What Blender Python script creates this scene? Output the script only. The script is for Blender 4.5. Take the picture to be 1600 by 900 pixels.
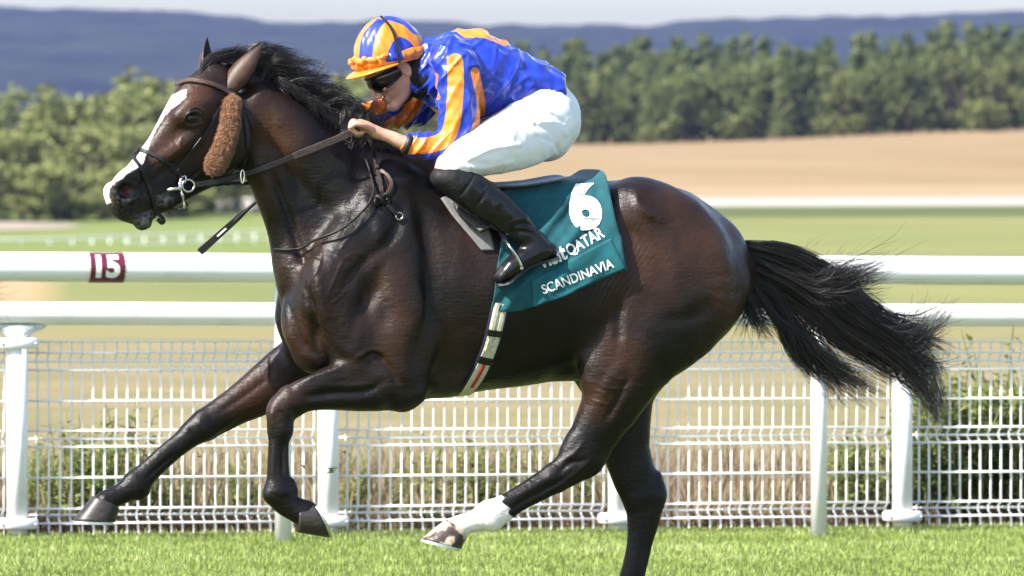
import bpy, bmesh, math, random, os
import numpy as np
from mathutils import Vector, Matrix
from mathutils.bvhtree import BVHTree

R = math.radians
random.seed(7)
rng = np.random.default_rng(11)
sc = bpy.context.scene
for o in list(bpy.data.objects):
    bpy.data.objects.remove(o)
COL = sc.collection

# ------------------------------------------------------------------ camera, world, sun, exposure
F_PX, D_CAM, H_CAM, V_HOR = 9200.0, 20.0, 1.84, 200.0      # photograph measured at 1600 x 900
cam_d = bpy.data.cameras.new('camera')
cam = bpy.data.objects.new('camera', cam_d)
COL.objects.link(cam)
cam.location = (0, -D_CAM, H_CAM)
cam.rotation_euler = (R(90), 0, 0)
cam_d.sensor_width = 36
cam_d.lens = F_PX * 36 / 1600
cam_d.shift_y = (V_HOR - 450) / 1600
cam_d.clip_start = 0.5
cam_d.clip_end = 40000
cam_d.dof.use_dof = True
cam_d.dof.focus_distance = D_CAM - 0.3
cam_d.dof.aperture_fstop = (cam_d.lens / 1000) / 0.031
cam_d.dof.aperture_blades = 9
sc.camera = cam

SUN_DIR = Vector((-0.58, -0.42, 0.70)).normalized()          # towards the sun
sun_elev = math.asin(SUN_DIR.z)
sun_az = math.atan2(SUN_DIR.x, SUN_DIR.y)                    # from +Y, clockwise
world = bpy.data.worlds.new('World')
sc.world = world
world.use_nodes = True
wn = world.node_tree
for n in list(wn.nodes):
    wn.nodes.remove(n)
w_out = wn.nodes.new('ShaderNodeOutputWorld')
w_bg = wn.nodes.new('ShaderNodeBackground')
w_sky = wn.nodes.new('ShaderNodeTexSky')
w_sky.sky_type = 'NISHITA'
w_sky.sun_disc = False
w_sky.sun_elevation = sun_elev
w_sky.sun_rotation = sun_az
w_sky.altitude = 100
w_sky.air_density = 1.0
w_sky.dust_density = 1.4
w_sky.ozone_density = 1.0
w_bg.inputs['Strength'].default_value = 0.135
wn.links.new(w_sky.outputs['Color'], w_bg.inputs['Color'])
wn.links.new(w_bg.outputs['Background'], w_out.inputs['Surface'])

sun_d = bpy.data.lights.new('sun', 'SUN')
sun_d.energy = 4.9
sun_d.angle = R(0.53)
sun_d.color = (1.0, 0.95, 0.87)
sun = bpy.data.objects.new('sun', sun_d)
COL.objects.link(sun)
sun.rotation_euler = (-SUN_DIR).to_track_quat('-Z', 'Y').to_euler()
sun.location = (-8, -8, 20)

sc.view_settings.view_transform = 'Standard'
sc.view_settings.look = 'None'
sc.view_settings.gamma = 1.0
sc.view_settings.exposure = 1.35
sc.view_settings.use_curve_mapping = False
sc.cycles.use_denoising = True
sc.cycles.max_bounces = 6
sc.cycles.transparent_max_bounces = 6
sc.cycles.volume_bounces = 0
# ------------------------------------------------------------------ helpers: objects and materials
def link(o, parent=None):
    COL.objects.link(o)
    if parent is not None:
        o.parent = parent
    return o

def tag(o, label=None, cat=None, group=None, kind=None):
    if label: o['label'] = label
    if cat: o['category'] = cat
    if group: o['group'] = group
    if kind: o['kind'] = kind
    return o

def empty(name, loc=(0, 0, 0), rz=0.0):
    o = bpy.data.objects.new(name, None)
    o.location = loc
    o.rotation_euler = (0, 0, rz)
    o.empty_display_size = 0.1
    return link(o)

def np_mesh(name, V, F, smooth=True):
    """V (n,3) array, F (m,3|4) int array or list of lists"""
    me = bpy.data.meshes.new(name)
    V = np.asarray(V, dtype=np.float32)
    if isinstance(F, np.ndarray):
        m, k = F.shape
        me.vertices.add(len(V)); me.vertices.foreach_set('co', V.ravel())
        me.loops.add(m * k); me.loops.foreach_set('vertex_index', F.astype(np.int32).ravel())
        me.polygons.add(m)
        me.polygons.foreach_set('loop_start', np.arange(0, m * k, k, dtype=np.int32))
        me.update(calc_edges=True)
    else:
        me.from_pydata([tuple(v) for v in V], [], [list(f) for f in F])
        me.update()
    if smooth:
        me.polygons.foreach_set('use_smooth', np.ones(len(me.polygons), dtype=bool))
    return me

def add_obj(name, V, F, mat, parent=None, origin=(0, 0, 0), smooth=True, mats=None, mat_idx=None):
    """mesh object from world coordinates; the parent is an Empty whose matrix is a pure translation/rotation at 'origin' handled by inverse"""
    V = np.asarray(V, dtype=np.float64)
    off = np.zeros(3)
    if parent is not None:
        M = np.array(parent_matrix(parent).inverted())
        V = V @ M[:3, :3].T + M[:3, 3]
    else:
        off = np.array(origin, dtype=float)
        V = V - off
    me = np_mesh(name, V, F, smooth)
    o = bpy.data.objects.new(name, me)
    if parent is None:
        o.location = off
    for m in (mats or [mat]):
        me.materials.append(m)
    if mat_idx is not None:
        me.polygons.foreach_set('material_index', np.asarray(mat_idx, dtype=np.int32))
    return link(o, parent)

def parent_matrix(o):
    M = Matrix.LocRotScale(o.location, o.rotation_euler, o.scale)
    return parent_matrix(o.parent) @ M if o.parent else M

def set_attr(o, name, arr):
    a = o.data.attributes.new(name, 'FLOAT', 'POINT')
    a.data.foreach_set('value', np.asarray(arr, dtype=np.float32))

class Mat:
    """small node-graph helper"""
    def __init__(self, name):
        self.m = bpy.data.materials.new(name)
        self.m.use_nodes = True
        self.t = self.m.node_tree
        for n in list(self.t.nodes): self.t.nodes.remove(n)
        self.out = self.t.nodes.new('ShaderNodeOutputMaterial')
        self.b = self.t.nodes.new('ShaderNodeBsdfPrincipled')
        self.t.links.new(self.b.outputs[0], self.out.inputs['Surface'])
    def n(self, typ, **kw):
        n = self.t.nodes.new(typ)
        for k, v in kw.items():
            setattr(n, k, v)
        return n
    def l(self, a, b):
        self.t.links.new(a, b)
    def set(self, **kw):
        names = dict(color='Base Color', rough='Roughness', metal='Metallic', spec='Specular IOR Level', coat='Coat Weight',
                     coat_rough='Coat Roughness', sheen='Sheen Weight', sheen_rough='Sheen Roughness', trans='Transmission Weight',
                     aniso='Anisotropic', alpha='Alpha', ior='IOR', sss='Subsurface Weight', sss_scale='Subsurface Scale', sss_radius='Subsurface Radius')
        for k, v in kw.items():
            i = self.b.inputs[names[k]]
            if hasattr(v, 'is_linked') or isinstance(v, bpy.types.NodeSocket):
                self.l(v, i)
            elif k == 'color' and len(v) == 3:
                i.default_value = (*v, 1)
            else:
                i.default_value = v
        return self
    def coord(self, kind='Object', scale=(1, 1, 1), rot=(0, 0, 0)):
        c = self.n('ShaderNodeTexCoord')
        mp = self.n('ShaderNodeMapping')
        mp.inputs['Scale'].default_value = scale
        mp.inputs['Rotation'].default_value = rot
        self.l(c.outputs[kind], mp.inputs['Vector'])
        return mp.outputs[0]
    def noise(self, vec=None, scale=5, detail=4, rough=0.55, dist=0.0, out='Fac'):
        n = self.n('ShaderNodeTexNoise')
        n.inputs['Scale'].default_value = scale
        n.inputs['Detail'].default_value = detail
        n.inputs['Roughness'].default_value = rough
        n.inputs['Distortion'].default_value = dist
        if vec is not None: self.l(vec, n.inputs['Vector'])
        return n.outputs[out]
    def voronoi(self, vec=None, scale=5, feature='F1', out='Distance'):
        n = self.n('ShaderNodeTexVoronoi', feature=feature)
        n.inputs['Scale'].default_value = scale
        if vec is not None: self.l(vec, n.inputs['Vector'])
        return n.outputs[out]
    def ramp(self, fac, stops):
        n = self.n('ShaderNodeValToRGB')
        e = n.color_ramp.elements
        while len(e) > 1: e.remove(e[-1])
        e[0].position = stops[0][0]; e[0].color = tuple(stops[0][1]) + (1,) if len(stops[0][1]) == 3 else stops[0][1]
        for p, c in stops[1:]:
            x = e.new(p); x.color = tuple(c) + (1,) if len(c) == 3 else c
        self.l(fac, n.inputs[0])
        return n.outputs[0]
    def mix(self, fac, a, b, blend='MIX'):
        n = self.n('ShaderNodeMix', data_type='RGBA', blend_type=blend)
        for sock, v in ((n.inputs[0], fac), (n.inputs[6], a), (n.inputs[7], b)):
            if isinstance(v, bpy.types.NodeSocket): self.l(v, sock)
            elif isinstance(v, (int, float)): sock.default_value = v
            else: sock.default_value = tuple(v) + (1,) if len(v) == 3 else v
        return n.outputs[2]
    def math(self, op, a, b=0.0, c=None, clamp=False):
        n = self.n('ShaderNodeMath', operation=op, use_clamp=clamp)
        for i, v in enumerate((a, b) if c is None else (a, b, c)):
            if isinstance(v, bpy.types.NodeSocket): self.l(v, n.inputs[i])
            else: n.inputs[i].default_value = v
        return n.outputs[0]
    def maprange(self, v, a, b, c=0.0, d=1.0, smooth=False):
        n = self.n('ShaderNodeMapRange')
        if smooth: n.interpolation_type = 'SMOOTHSTEP'
        self.l(v, n.inputs[0])
        for i, x in enumerate((a, b, c, d)): n.inputs[i + 1].default_value = x
        return n.outputs[0]
    def attr(self, name, out='Fac'):
        n = self.n('ShaderNodeAttribute', attribute_name=name)
        return n.outputs[out]
    def bump(self, h, strength=0.3, dist=0.01, normal=None):
        n = self.n('ShaderNodeBump')
        n.inputs['Strength'].default_value = strength
        n.inputs['Distance'].default_value = dist
        self.l(h, n.inputs['Height'])
        if normal is not None: self.l(normal, n.inputs['Normal'])
        self.l(n.outputs[0], self.b.inputs['Normal'])
        return n.outputs[0]

def simple_mat(name, color, rough=0.5, spec=0.5, metal=0.0, var=0.15, scale=20, bump=0.0, bscale=60, coat=0.0):
    m = Mat(name)
    v = m.coord()
    n = m.noise(v, scale, 4)
    lo = tuple(c * (1 - var) for c in color); hi = tuple(min(1, c * (1 + var)) for c in color)
    m.set(color=m.ramp(n, [(0.3, lo), (0.7, hi)]), rough=rough, spec=spec, metal=metal, coat=coat)
    if bump:
        m.bump(m.noise(v, bscale, 3), bump, 0.004)
    return m.m

# ------------------------------------------------------------------ helpers: photograph pixel -> point on a vertical plane of the place
class Frame:
    def __init__(self, q, yaw_deg):
        y = R(yaw_deg)
        self.q = np.array(q[:2], float)
        self.h = np.array([math.cos(y), math.sin(y)])
        self.l = np.array([-math.sin(y), math.cos(y)])
        self.L3 = np.array([self.l[0], self.l[1], 0.0])
    def P(self, u, v, d=0.0):
        ku, kv = (u - 800) / F_PX, (v - V_HOR) / F_PX
        t = (d + self.q @ self.l + D_CAM * self.l[1]) / (ku * self.l[0] + self.l[1])
        return np.array([ku * t, t - D_CAM, H_CAM - kv * t])
    def S(self, pts):
        """stations (u, v, d, a_px, b_m) -> (x,y,z,a,b)"""
        out = []
        for u, v, d, a, b in pts:
            p = self.P(u, v, d)
            out.append((*p, a * (p[1] + D_CAM) / F_PX, b))
        return np.array(out)

def to_px(V):
    V = np.asarray(V)
    t = V[:, 1] + D_CAM
    return np.stack([800 + F_PX * V[:, 0] / t, V_HOR + F_PX * (H_CAM - V[:, 2]) / t], 1)

def catmull(P, n):
    P = np.asarray(P, float)
    Q = np.vstack([2 * P[0] - P[1], P, 2 * P[-1] - P[-2]])
    out = []
    t = np.linspace(0, 1, n, endpoint=False)[:, None]
    for i in range(len(P) - 1):
        p0, p1, p2, p3 = Q[i], Q[i + 1], Q[i + 2], Q[i + 3]
        out.append(0.5 * ((2 * p1) + (-p0 + p2) * t + (2 * p0 - 5 * p1 + 4 * p2 - p3) * t ** 2 + (-p0 + 3 * p1 - 3 * p2 + p3) * t ** 3))
    out.append(P[-1:])
    return np.vstack(out)

# ------------------------------------------------------------------ helpers: implicit bodies -> one continuous skin
class Field:
    def __init__(self, lo, hi, h):
        self.lo = np.array(lo, float); self.h = h
        self.n = np.ceil((np.array(hi) - self.lo) / h).astype(int) + 1
        self.d = np.full(self.n, 1.0, np.float32)
    def box(self, lo, hi):
        a = np.clip(np.floor((np.asarray(lo) - self.lo) / self.h).astype(int), 0, self.n)
        b = np.clip(np.ceil((np.asarray(hi) - self.lo) / self.h).astype(int) + 1, 0, self.n)
        return a, b
    def axes(self, a, b):
        return [(self.lo[i] + self.h * np.arange(a[i], b[i])).astype(np.float32) for i in range(3)]
    def _seg(self, A, B, L, a, b, e0=0.0, e1=0.0):
        X, Y, Z = self.axes(a, b)
        T = B[:3] - A[:3]; ln = np.linalg.norm(T) + 1e-9; T = T / ln
        N = np.cross(T, L); N /= np.linalg.norm(N) + 1e-9
        M = np.cross(N, T)
        X = X[:, None, None] - np.float32(A[0]); Y = Y[None, :, None] - np.float32(A[1]); Z = Z[None, None, :] - np.float32(A[2])
        f = np.float32
        s = X * f(T[0]) + Y * f(T[1]) + Z * f(T[2])
        e = s - np.clip(s, f(-e0), f(ln + e1))
        t = np.clip(s, 0, f(ln)) / f(ln)
        n = X * f(N[0]) + Y * f(N[1]) + Z * f(N[2])
        m = X * f(M[0]) + Y * f(M[1]) + Z * f(M[2])
        ra = f(A[3]) + t * f(B[3] - A[3]); rb = f(A[4]) + t * f(B[4] - A[4])
        re = np.minimum(ra, rb)
        n /= ra; m /= rb; e /= re
        k0 = np.sqrt(n * n + m * m + e * e)
        k1 = np.sqrt((n / ra) ** 2 + (m / rb) ** 2 + (e / re) ** 2) + f(1e-6)
        return np.where(k0 < 0.4, (k0 - 1) * re, k0 * (k0 - 1) / k1)
    def sweep(self, S, L, k=0.03, res=None, op='add'):
        S = np.asarray(S, float)
        if res is None:
            span = np.linalg.norm(np.diff(S[:, :3], axis=0), axis=1).mean() if len(S) > 1 else 1
            res = int(np.clip(math.ceil(span / (0.2 * S[:, 3:].mean())), 3, 8))
        C = catmull(S, res) if len(S) > 1 else np.vstack([S, S + np.array([1e-4, 0, 0, 0, 0])])
        C[:, 3:] = np.maximum(C[:, 3:], 0.002)
        mr = C[:, 3:].max(1)
        mg = k + 2 * self.h
        lo = (C[:, :3] - (mr + mg)[:, None]).min(0); hi = (C[:, :3] + (mr + mg)[:, None]).max(0)
        a, b = self.box(lo, hi)
        if np.any(b <= a): return
        D = np.full(b - a, 1.0, np.float32)
        L = np.asarray(L, float)
        T = np.diff(C[:, :3], axis=0); T /= np.linalg.norm(T, axis=1, keepdims=True) + 1e-12
        ext = np.zeros(len(C))
        for i in range(1, len(C) - 1):
            cb = min(1.0, max(-1.0, float(T[i - 1] @ T[i])))
            ext[i] = 1.1 * mr[i] * math.tan(math.acos(cb) / 2) + .001
        for i in range(len(C) - 1):
            A, B = C[i], C[i + 1]
            r = max(mr[i], mr[i + 1]) + mg
            sa, sb = self.box(np.minimum(A[:3], B[:3]) - r, np.maximum(A[:3], B[:3]) + r)
            sa = np.maximum(sa, a); sb = np.minimum(sb, b)
            if np.any(sb <= sa): continue
            sl = tuple(slice(sa[j] - a[j], sb[j] - a[j]) for j in range(3))
            D[sl] = np.minimum(D[sl], self._seg(A, B, L, sa, sb, ext[i], ext[i + 1]))
        sl = tuple(slice(a[j], b[j]) for j in range(3))
        G = self.d[sl]
        if op == 'add':
            hh = np.maximum(k - np.abs(G - D), 0) / k
            self.d[sl] = np.minimum(G, D) - hh * hh * (k * 0.25)
        else:
            D = -D
            hh = np.maximum(k - np.abs(G - D), 0) / k
            self.d[sl] = np.maximum(G, D) + hh * hh * (k * 0.25)
    def loft(self, S, L, k=0.03, p=2.0):
        """smooth elliptical loft along the straight chord of its stations"""
        S = catmull(np.asarray(S, float), 24)
        L = np.asarray(L, float)
        T = S[-1, :3] - S[0, :3]; T -= L * (T @ L); T /= np.linalg.norm(T)
        N = np.cross(T, L); N /= np.linalg.norm(N)
        ts = S[:, :3] @ T; ns = S[:, :3] @ N; ls = S[:, :3] @ L
        o = np.argsort(ts); ts, ns, ls, A, B = ts[o], ns[o], ls[o], S[o, 3], S[o, 4]
        mr = S[:, 3:].max() + k + 2 * self.h
        a, b = self.box(S[:, :3].min(0) - mr, S[:, :3].max(0) + mr)
        X, Y, Z = self.axes(a, b)
        f = np.float32
        def lin(W): return (X * f(W[0]))[:, None, None] + (Y * f(W[1]))[None, :, None] + (Z * f(W[2]))[None, None, :]
        s_ = lin(T)
        q = np.clip((s_ - ts[0]) / (ts[-1] - ts[0]), 0, 1)
        e = s_ - np.clip(s_, ts[0], ts[-1])
        m = 512
        tt = np.linspace(ts[0], ts[-1], m)
        ix = (q * (m - 1)).astype(np.int32)
        n = lin(N) - np.interp(tt, ts, ns).astype(f)[ix]
        l_ = lin(L) - np.interp(tt, ts, ls).astype(f)[ix]
        ra = np.interp(tt, ts, A).astype(f)[ix]; rb = np.interp(tt, ts, B).astype(f)[ix]
        re = np.minimum(ra, rb) * f(.6)
        n /= ra; l_ /= rb; e /= re
        k0 = np.sqrt(n * n + l_ * l_ + e * e)
        k1 = np.sqrt((n / ra) ** 2 + (l_ / rb) ** 2 + (e / re) ** 2) + f(1e-6)
        D = np.where(k0 < 0.4, (k0 - 1) * np.minimum(ra, rb), k0 * (k0 - 1) / k1)
        sl = tuple(slice(a[j], b[j]) for j in range(3))
        G = self.d[sl]
        hh = np.maximum(k - np.abs(G - D), 0) / k
        self.d[sl] = np.minimum(G, D) - hh * hh * (k * 0.25)
    def ball(self, p, r, k=0.03, op='add', axes=None):
        """ellipsoid; axes = 3 orthonormal rows (default world)"""
        p = np.asarray(p, float); r = np.asarray(r, float)
        A = np.eye(3) if axes is None else np.asarray(axes, float)
        ext = np.abs(A.T) @ r + k + 2 * self.h
        a, b = self.box(p - ext, p + ext)
        if np.any(b <= a): return
        X, Y, Z = self.axes(a, b)
        X = X[:, None, None] - np.float32(p[0]); Y = Y[None, :, None] - np.float32(p[1]); Z = Z[None, None, :] - np.float32(p[2])
        q = [(X * np.float32(A[i][0]) + Y * np.float32(A[i][1]) + Z * np.float32(A[i][2])) / np.float32(r[i]) for i in range(3)]
        k0 = np.sqrt(q[0] ** 2 + q[1] ** 2 + q[2] ** 2)
        k1 = np.sqrt((q[0] / r[0]) ** 2 + (q[1] / r[1]) ** 2 + (q[2] / r[2]) ** 2) + 1e-6
        D = np.where(k0 < 0.4, (k0 - 1) * r.min(), k0 * (k0 - 1) / k1).astype(np.float32)
        sl = tuple(slice(a[j], b[j]) for j in range(3))
        G = self.d[sl]
        if op == 'add':
            hh = np.maximum(k - np.abs(G - D), 0) / k
            self.d[sl] = np.minimum(G, D) - hh * hh * (k * 0.25)
        else:
            D = -D
            hh = np.maximum(k - np.abs(G - D), 0) / k
            self.d[sl] = np.maximum(G, D) + hh * hh * (k * 0.25)
    def cut(self, p, nrm, k=0.004):
        """keep the side nrm points away from (remove where (x-p).n > 0)"""
        X, Y, Z = self.axes([0, 0, 0], self.n)
        n = np.asarray(nrm, float) / np.linalg.norm(nrm)
        D = ((X[:, None, None] - p[0]) * n[0] + (Y[None, :, None] - p[1]) * n[1] + (Z[None, None, :] - p[2]) * n[2]).astype(np.float32)
        G = self.d
        hh = np.maximum(k - np.abs(G - D), 0) / k
        self.d = np.maximum(G, D) + hh * hh * (k * 0.25)
    def blur(self, n=1):
        for q in range(n):
            for ax in range(3):
                d = self.d
                a = [slice(None)] * 3; b = [slice(None)] * 3; c = [slice(None)] * 3
                a[ax] = slice(0, -2); b[ax] = slice(1, -1); c[ax] = slice(2, None)
                m = d[tuple(b)] * np.float32(.5)
                m += d[tuple(a)] * np.float32(.25); m += d[tuple(c)] * np.float32(.25)
                d[tuple(b)] = m
    def mesh(self, smooth=2, lam=0.5):
        d = self.d
        s = d < 0
        c = s[:-1, :-1, :-1].astype(np.int8)
        for i in (0, 1):
            for j in (0, 1):
                for kk in (0, 1):
                    if i + j + kk:
                        c = c + s[i:s.shape[0] - 1 + i, j:s.shape[1] - 1 + j, kk:s.shape[2] - 1 + kk]
        act = (c > 0) & (c < 8)
        idx = np.argwhere(act)
        vid = np.full(act.shape, -1, np.int32)
        vid[act] = np.arange(len(idx))
        corner = {}
        for i in (0, 1):
            for j in (0, 1):
                for kk in (0, 1):
                    corner[i, j, kk] = d[idx[:, 0] + i, idx[:, 1] + j, idx[:, 2] + kk].astype(np.float64)
        acc = np.zeros((len(idx), 3)); cnt = np.zeros(len(idx))
        for p in corner:
            for ax in range(3):
                if p[ax] == 0:
                    q = list(p); q[ax] = 1; q = tuple(q)
                    va, vb = corner[p], corner[q]
                    m = (va < 0) != (vb < 0)
                    t = np.where(m, va / np.where(m, va - vb, 1), 0)
                    pt = np.tile(np.array(p, float), (len(idx), 1)); pt[:, ax] = t
                    acc += pt * m[:, None]; cnt += m
        V = self.lo + self.h * (idx + acc / cnt[:, None])
        quads = []
        for ax in range(3):
            o1, o2 = [(1, 2), (2, 0), (0, 1)][ax]
            sl0 = [slice(None)] * 3; sl1 = [slice(None)] * 3
            sl0[ax] = slice(0, -1); sl1[ax] = slice(1, None)
            ch = s[tuple(sl0)] != s[tuple(sl1)]
            e = np.argwhere(ch)
            ok = (e[:, o1] >= 1) & (e[:, o2] >= 1) & (e[:, o1] < s.shape[o1] - 1) & (e[:, o2] < s.shape[o2] - 1)
            e = e[ok]
            def cell(d1, d2):
                q = e.copy(); q[:, o1] += d1; q[:, o2] += d2
                return vid[q[:, 0], q[:, 1], q[:, 2]]
            Q = np.stack([cell(-1, -1), cell(0, -1), cell(0, 0), cell(-1, 0)], 1)
            ins = s[e[:, 0], e[:, 1], e[:, 2]]
            Q[~ins] = Q[~ins][:, ::-1]
            quads.append(Q)
        Fq = np.vstack(quads)
        Fq = Fq[(Fq >= 0).all(1)]
        V = laplace(V, Fq, smooth, lam)
        return V, Fq

def edges_of(Fq):
    k = Fq.shape[1]
    E = np.vstack([Fq[:, [i, (i + 1) % k]] for i in range(k)])
    E.sort(axis=1)
    return np.unique(E, axis=0)

def laplace(V, Fq, it, lam=0.5, mask=None):
    if it <= 0: return V
    E = edges_of(Fq)
    n = len(V)
    deg = np.bincount(E.ravel(), minlength=n).astype(float)[:, None]
    for q in range(it):
        for l in (lam, -lam * 1.03):
            acc = np.stack([np.bincount(E[:, 0], V[E[:, 1], c], n) + np.bincount(E[:, 1], V[E[:, 0], c], n) for c in range(3)], 1)
            dv = (acc / np.maximum(deg, 1) - V) * l
            if mask is not None: dv *= mask[:, None]
            V = V + dv
    return V

def normals_of(V, Fq):
    if Fq.shape[1] == 4:
        n = np.cross(V[Fq[:, 2]] - V[Fq[:, 0]], V[Fq[:, 3]] - V[Fq[:, 1]])
    else:
        n = np.cross(V[Fq[:, 1]] - V[Fq[:, 0]], V[Fq[:, 2]] - V[Fq[:, 0]])
    out = np.zeros_like(V)
    for i in range(Fq.shape[1]):
        for c in range(3):
            out[:, c] += np.bincount(Fq[:, i], n[:, c], len(V))
    return out / (np.linalg.norm(out, axis=1, keepdims=True) + 1e-12)

def poly_dist(P, line):
    """distance of 2D/3D points P to a polyline, and the arclength fraction of the nearest point"""
    line = np.asarray(line, float)
    best = np.full(len(P), 1e9); frac = np.zeros(len(P))
    lens = np.linalg.norm(np.diff(line, axis=0), axis=1); tot = lens.sum(); acc = 0
    for i in range(len(line) - 1):
        a, b = line[i], line[i + 1]
        ab = b - a
        t = np.clip(((P - a) @ ab) / (ab @ ab + 1e-12), 0, 1)
        dd = np.linalg.norm(P - a - t[:, None] * ab, axis=1)
        m = dd < best
        best[m] = dd[m]; frac[m] = (acc + t[m] * lens[i]) / tot
        acc += lens[i]
    return best, frac

def poly_sdf(P, poly):
    """signed distance to a closed 2D polygon (negative inside)"""
    poly = np.asarray(poly, float)
    d, _ = poly_dist(P, np.vstack([poly, poly[:1]]))
    ins = np.zeros(len(P), bool)
    j = len(poly) - 1
    for i in range(len(poly)):
        a, b = poly[i], poly[j]
        cond = (a[1] > P[:, 1]) != (b[1] > P[:, 1])
        xi = (b[0] - a[0]) * (P[:, 1] - a[1]) / (b[1] - a[1] + 1e-12) + a[0]
        ins ^= cond & (P[:, 0] < xi)
        j = i
    return np.where(ins, -d, d)

def sin_noise(P, freq, seed, n=10):
    r = np.random.default_rng(seed)
    out = np.zeros(len(P))
    for i in range(n):
        k = r.normal(size=3); k *= freq * r.uniform(0.6, 1.5) * 6.283 / np.linalg.norm(k)
        out += np.sin(P @ k + r.uniform(0, 6.283))
    return out / math.sqrt(n / 2)

# ------------------------------------------------------------------ helpers: tubes, ribbons, boxes
class MB:
    def __init__(self):
        self.V, self.F, self.n = [], [], 0
    def add(self, V, F):
        V = np.asarray(V, float)
        self.V.append(V)
        self.F += [[i + self.n for i in f] for f in F]
        self.n += len(V)
    def box(self, c, s, rz=0.0, M=None):
        x, y, z = np.array(s) / 2
        V = np.array([[-x, -y, -z], [x, -y, -z], [x, y, -z], [-x, y, -z], [-x, -y, z], [x, -y, z], [x, y, z], [-x, y, z]])
        if rz:
            c_, s_ = math.cos(rz), math.sin(rz)
            V = V @ np.array([[c_, s_, 0], [-s_, c_, 0], [0, 0, 1]])
        if M is not None: V = V @ np.asarray(M)
        self.add(V + np.array(c), [[0, 3, 2, 1], [4, 5, 6, 7], [0, 1, 5, 4], [1, 2, 6, 5], [2, 3, 7, 6], [3, 0, 4, 7]])
    def tube(self, P, r, n=8, cap=True, squash=None, up=(0, 0, 1)):
        P = np.asarray(P, float)
        r = np.broadcast_to(np.asarray(r, float), (len(P),))
        T = np.gradient(P, axis=0); T /= np.linalg.norm(T, axis=1, keepdims=True) + 1e-12
        up = np.asarray(up, float)
        rings = []
        prev = None
        for i in range(len(P)):
            u = up if prev is None else prev
            a = np.cross(T[i], u)
            if np.linalg.norm(a) < 1e-4: a = np.cross(T[i], (1, 0.1, 0))
            a /= np.linalg.norm(a); b = np.cross(a, T[i]); prev = b
            th = np.arange(n) * 2 * math.pi / n
            sq = (1, 1) if squash is None else squash
            rings.append(P[i] + r[i] * (np.cos(th)[:, None] * a * sq[0] + np.sin(th)[:, None] * b * sq[1]))
        V = np.vstack(rings)
        F = []
        for i in range(len(P) - 1):
            for j in range(n):
                k = (j + 1) % n
                F.append([i * n + j, i * n + k, (i + 1) * n + k, (i + 1) * n + j])
        if cap:
            F.append(list(range(n))[::-1]); F.append([(len(P) - 1) * n + j for j in range(n)])
        self.add(V, F)
    def ribbon(self, P, N, w, th):
        """flat strap: path P, surface normals N, width w, thickness th"""
        P = np.asarray(P, float); N = np.asarray(N, float)
        w = np.broadcast_to(np.asarray(w, float), (len(P),))
        T = np.gradient(P, axis=0); T /= np.linalg.norm(T, axis=1, keepdims=True) + 1e-12
        S = np.cross(T, N); S /= np.linalg.norm(S, axis=1, keepdims=True) + 1e-12
        N = np.cross(S, T)
        V = []
        for i in range(len(P)):
            s, n = S[i] * w[i] / 2, N[i]
            e = 0.82
            V += [P[i] - s, P[i] - s * e + n * th, P[i] + s * e + n * th, P[i] + s, P[i] + s * e - n * th * .3, P[i] - s * e - n * th * .3]
        m = 6
        F = []
        for i in range(len(P) - 1):
            for j in range(m):
                k = (j + 1) % m
                F.append([i * m + j, (i + 1) * m + j, (i + 1) * m + k, i * m + k])
        F.append(list(range(m))); F.append([(len(P) - 1) * m + j for j in range(m)][::-1])
        self.add(V, F)
    def build(self, name, mat, parent=None, smooth=False, origin=(0, 0, 0)):
        return add_obj(name, np.vstack(self.V), self.F, mat, parent, origin, smooth)

def strands_mesh(curves, radii, sides=3):
    """curves (n,m,3); radii (n,m) -> V,F arrays of thin tapered tubes"""
    C = np.asarray(curves); n, m, _ = C.shape
    T = np.gradient(C, axis=1); T /= np.linalg.norm(T, axis=2, keepdims=True) + 1e-12
    up = np.array([0.13, 1.0, 0.21])
    A = np.cross(T, up); A /= np.linalg.norm(A, axis=2, keepdims=True) + 1e-12
    B = np.cross(A, T)
    ph = rng.uniform(0, 6.28, n)[:, None, None]
    rings = []
    for j in range(sides):
        th = ph + j * 2 * math.pi / sides
        rings.append(C + radii[:, :, None] * (np.cos(th) * A + np.sin(th) * B))
    V = np.stack(rings, 2).reshape(-1, 3)                # n,m,sides
    base = (np.arange(n)[:, None, None] * m + np.arange(m - 1)[None, :, None]) * sides
    j = np.arange(sides)[None, None, :]; k = (j + 1) % sides
    Fq = np.stack([base + j, base + k, base + sides + k, base + sides + j], -1).reshape(-1, 4)
    return V, Fq
# ------------------------------------------------------------------ ground, fields, far hills, trees
FS = -.010                                                     # fall of the ground along the rails
FA = R(16)                                                   # bearing of the rails in plan
FDIR = np.array([math.cos(FA), math.sin(FA)]); FNOR = np.array([math.sin(FA), -math.cos(FA)])   # FNOR points to the camera side
FQ = np.array([0.0, 6.8])
def sstep(x, a, b):
    t = np.clip((x - a) / (b - a), 0, 1); return t * t * (3 - 2 * t)
def ground_z(x, y):
    x = np.asarray(x, float); y = np.asarray(y, float)
    s = (x - FQ[0]) * FDIR[0] + (y - FQ[1]) * FDIR[1]
    near = (FS * s + .008) * (1 - sstep(np.hypot(x, y), 18, 60))
    D = y + D_CAM
    ang = x / np.maximum(D, 5) * F_PX + 800
    left = 1 - sstep(ang, 430, 720)
    dip = (-5.4 * sstep(D, 70, 330) + 1.0 * sstep(D, 345, 440) + 4.4 * sstep(D, 560, 1500)) * left
    rise = 2.2 * sstep(ang, 900, 1700) * sstep(D, 350, 800)
    return near + dip + rise

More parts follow.
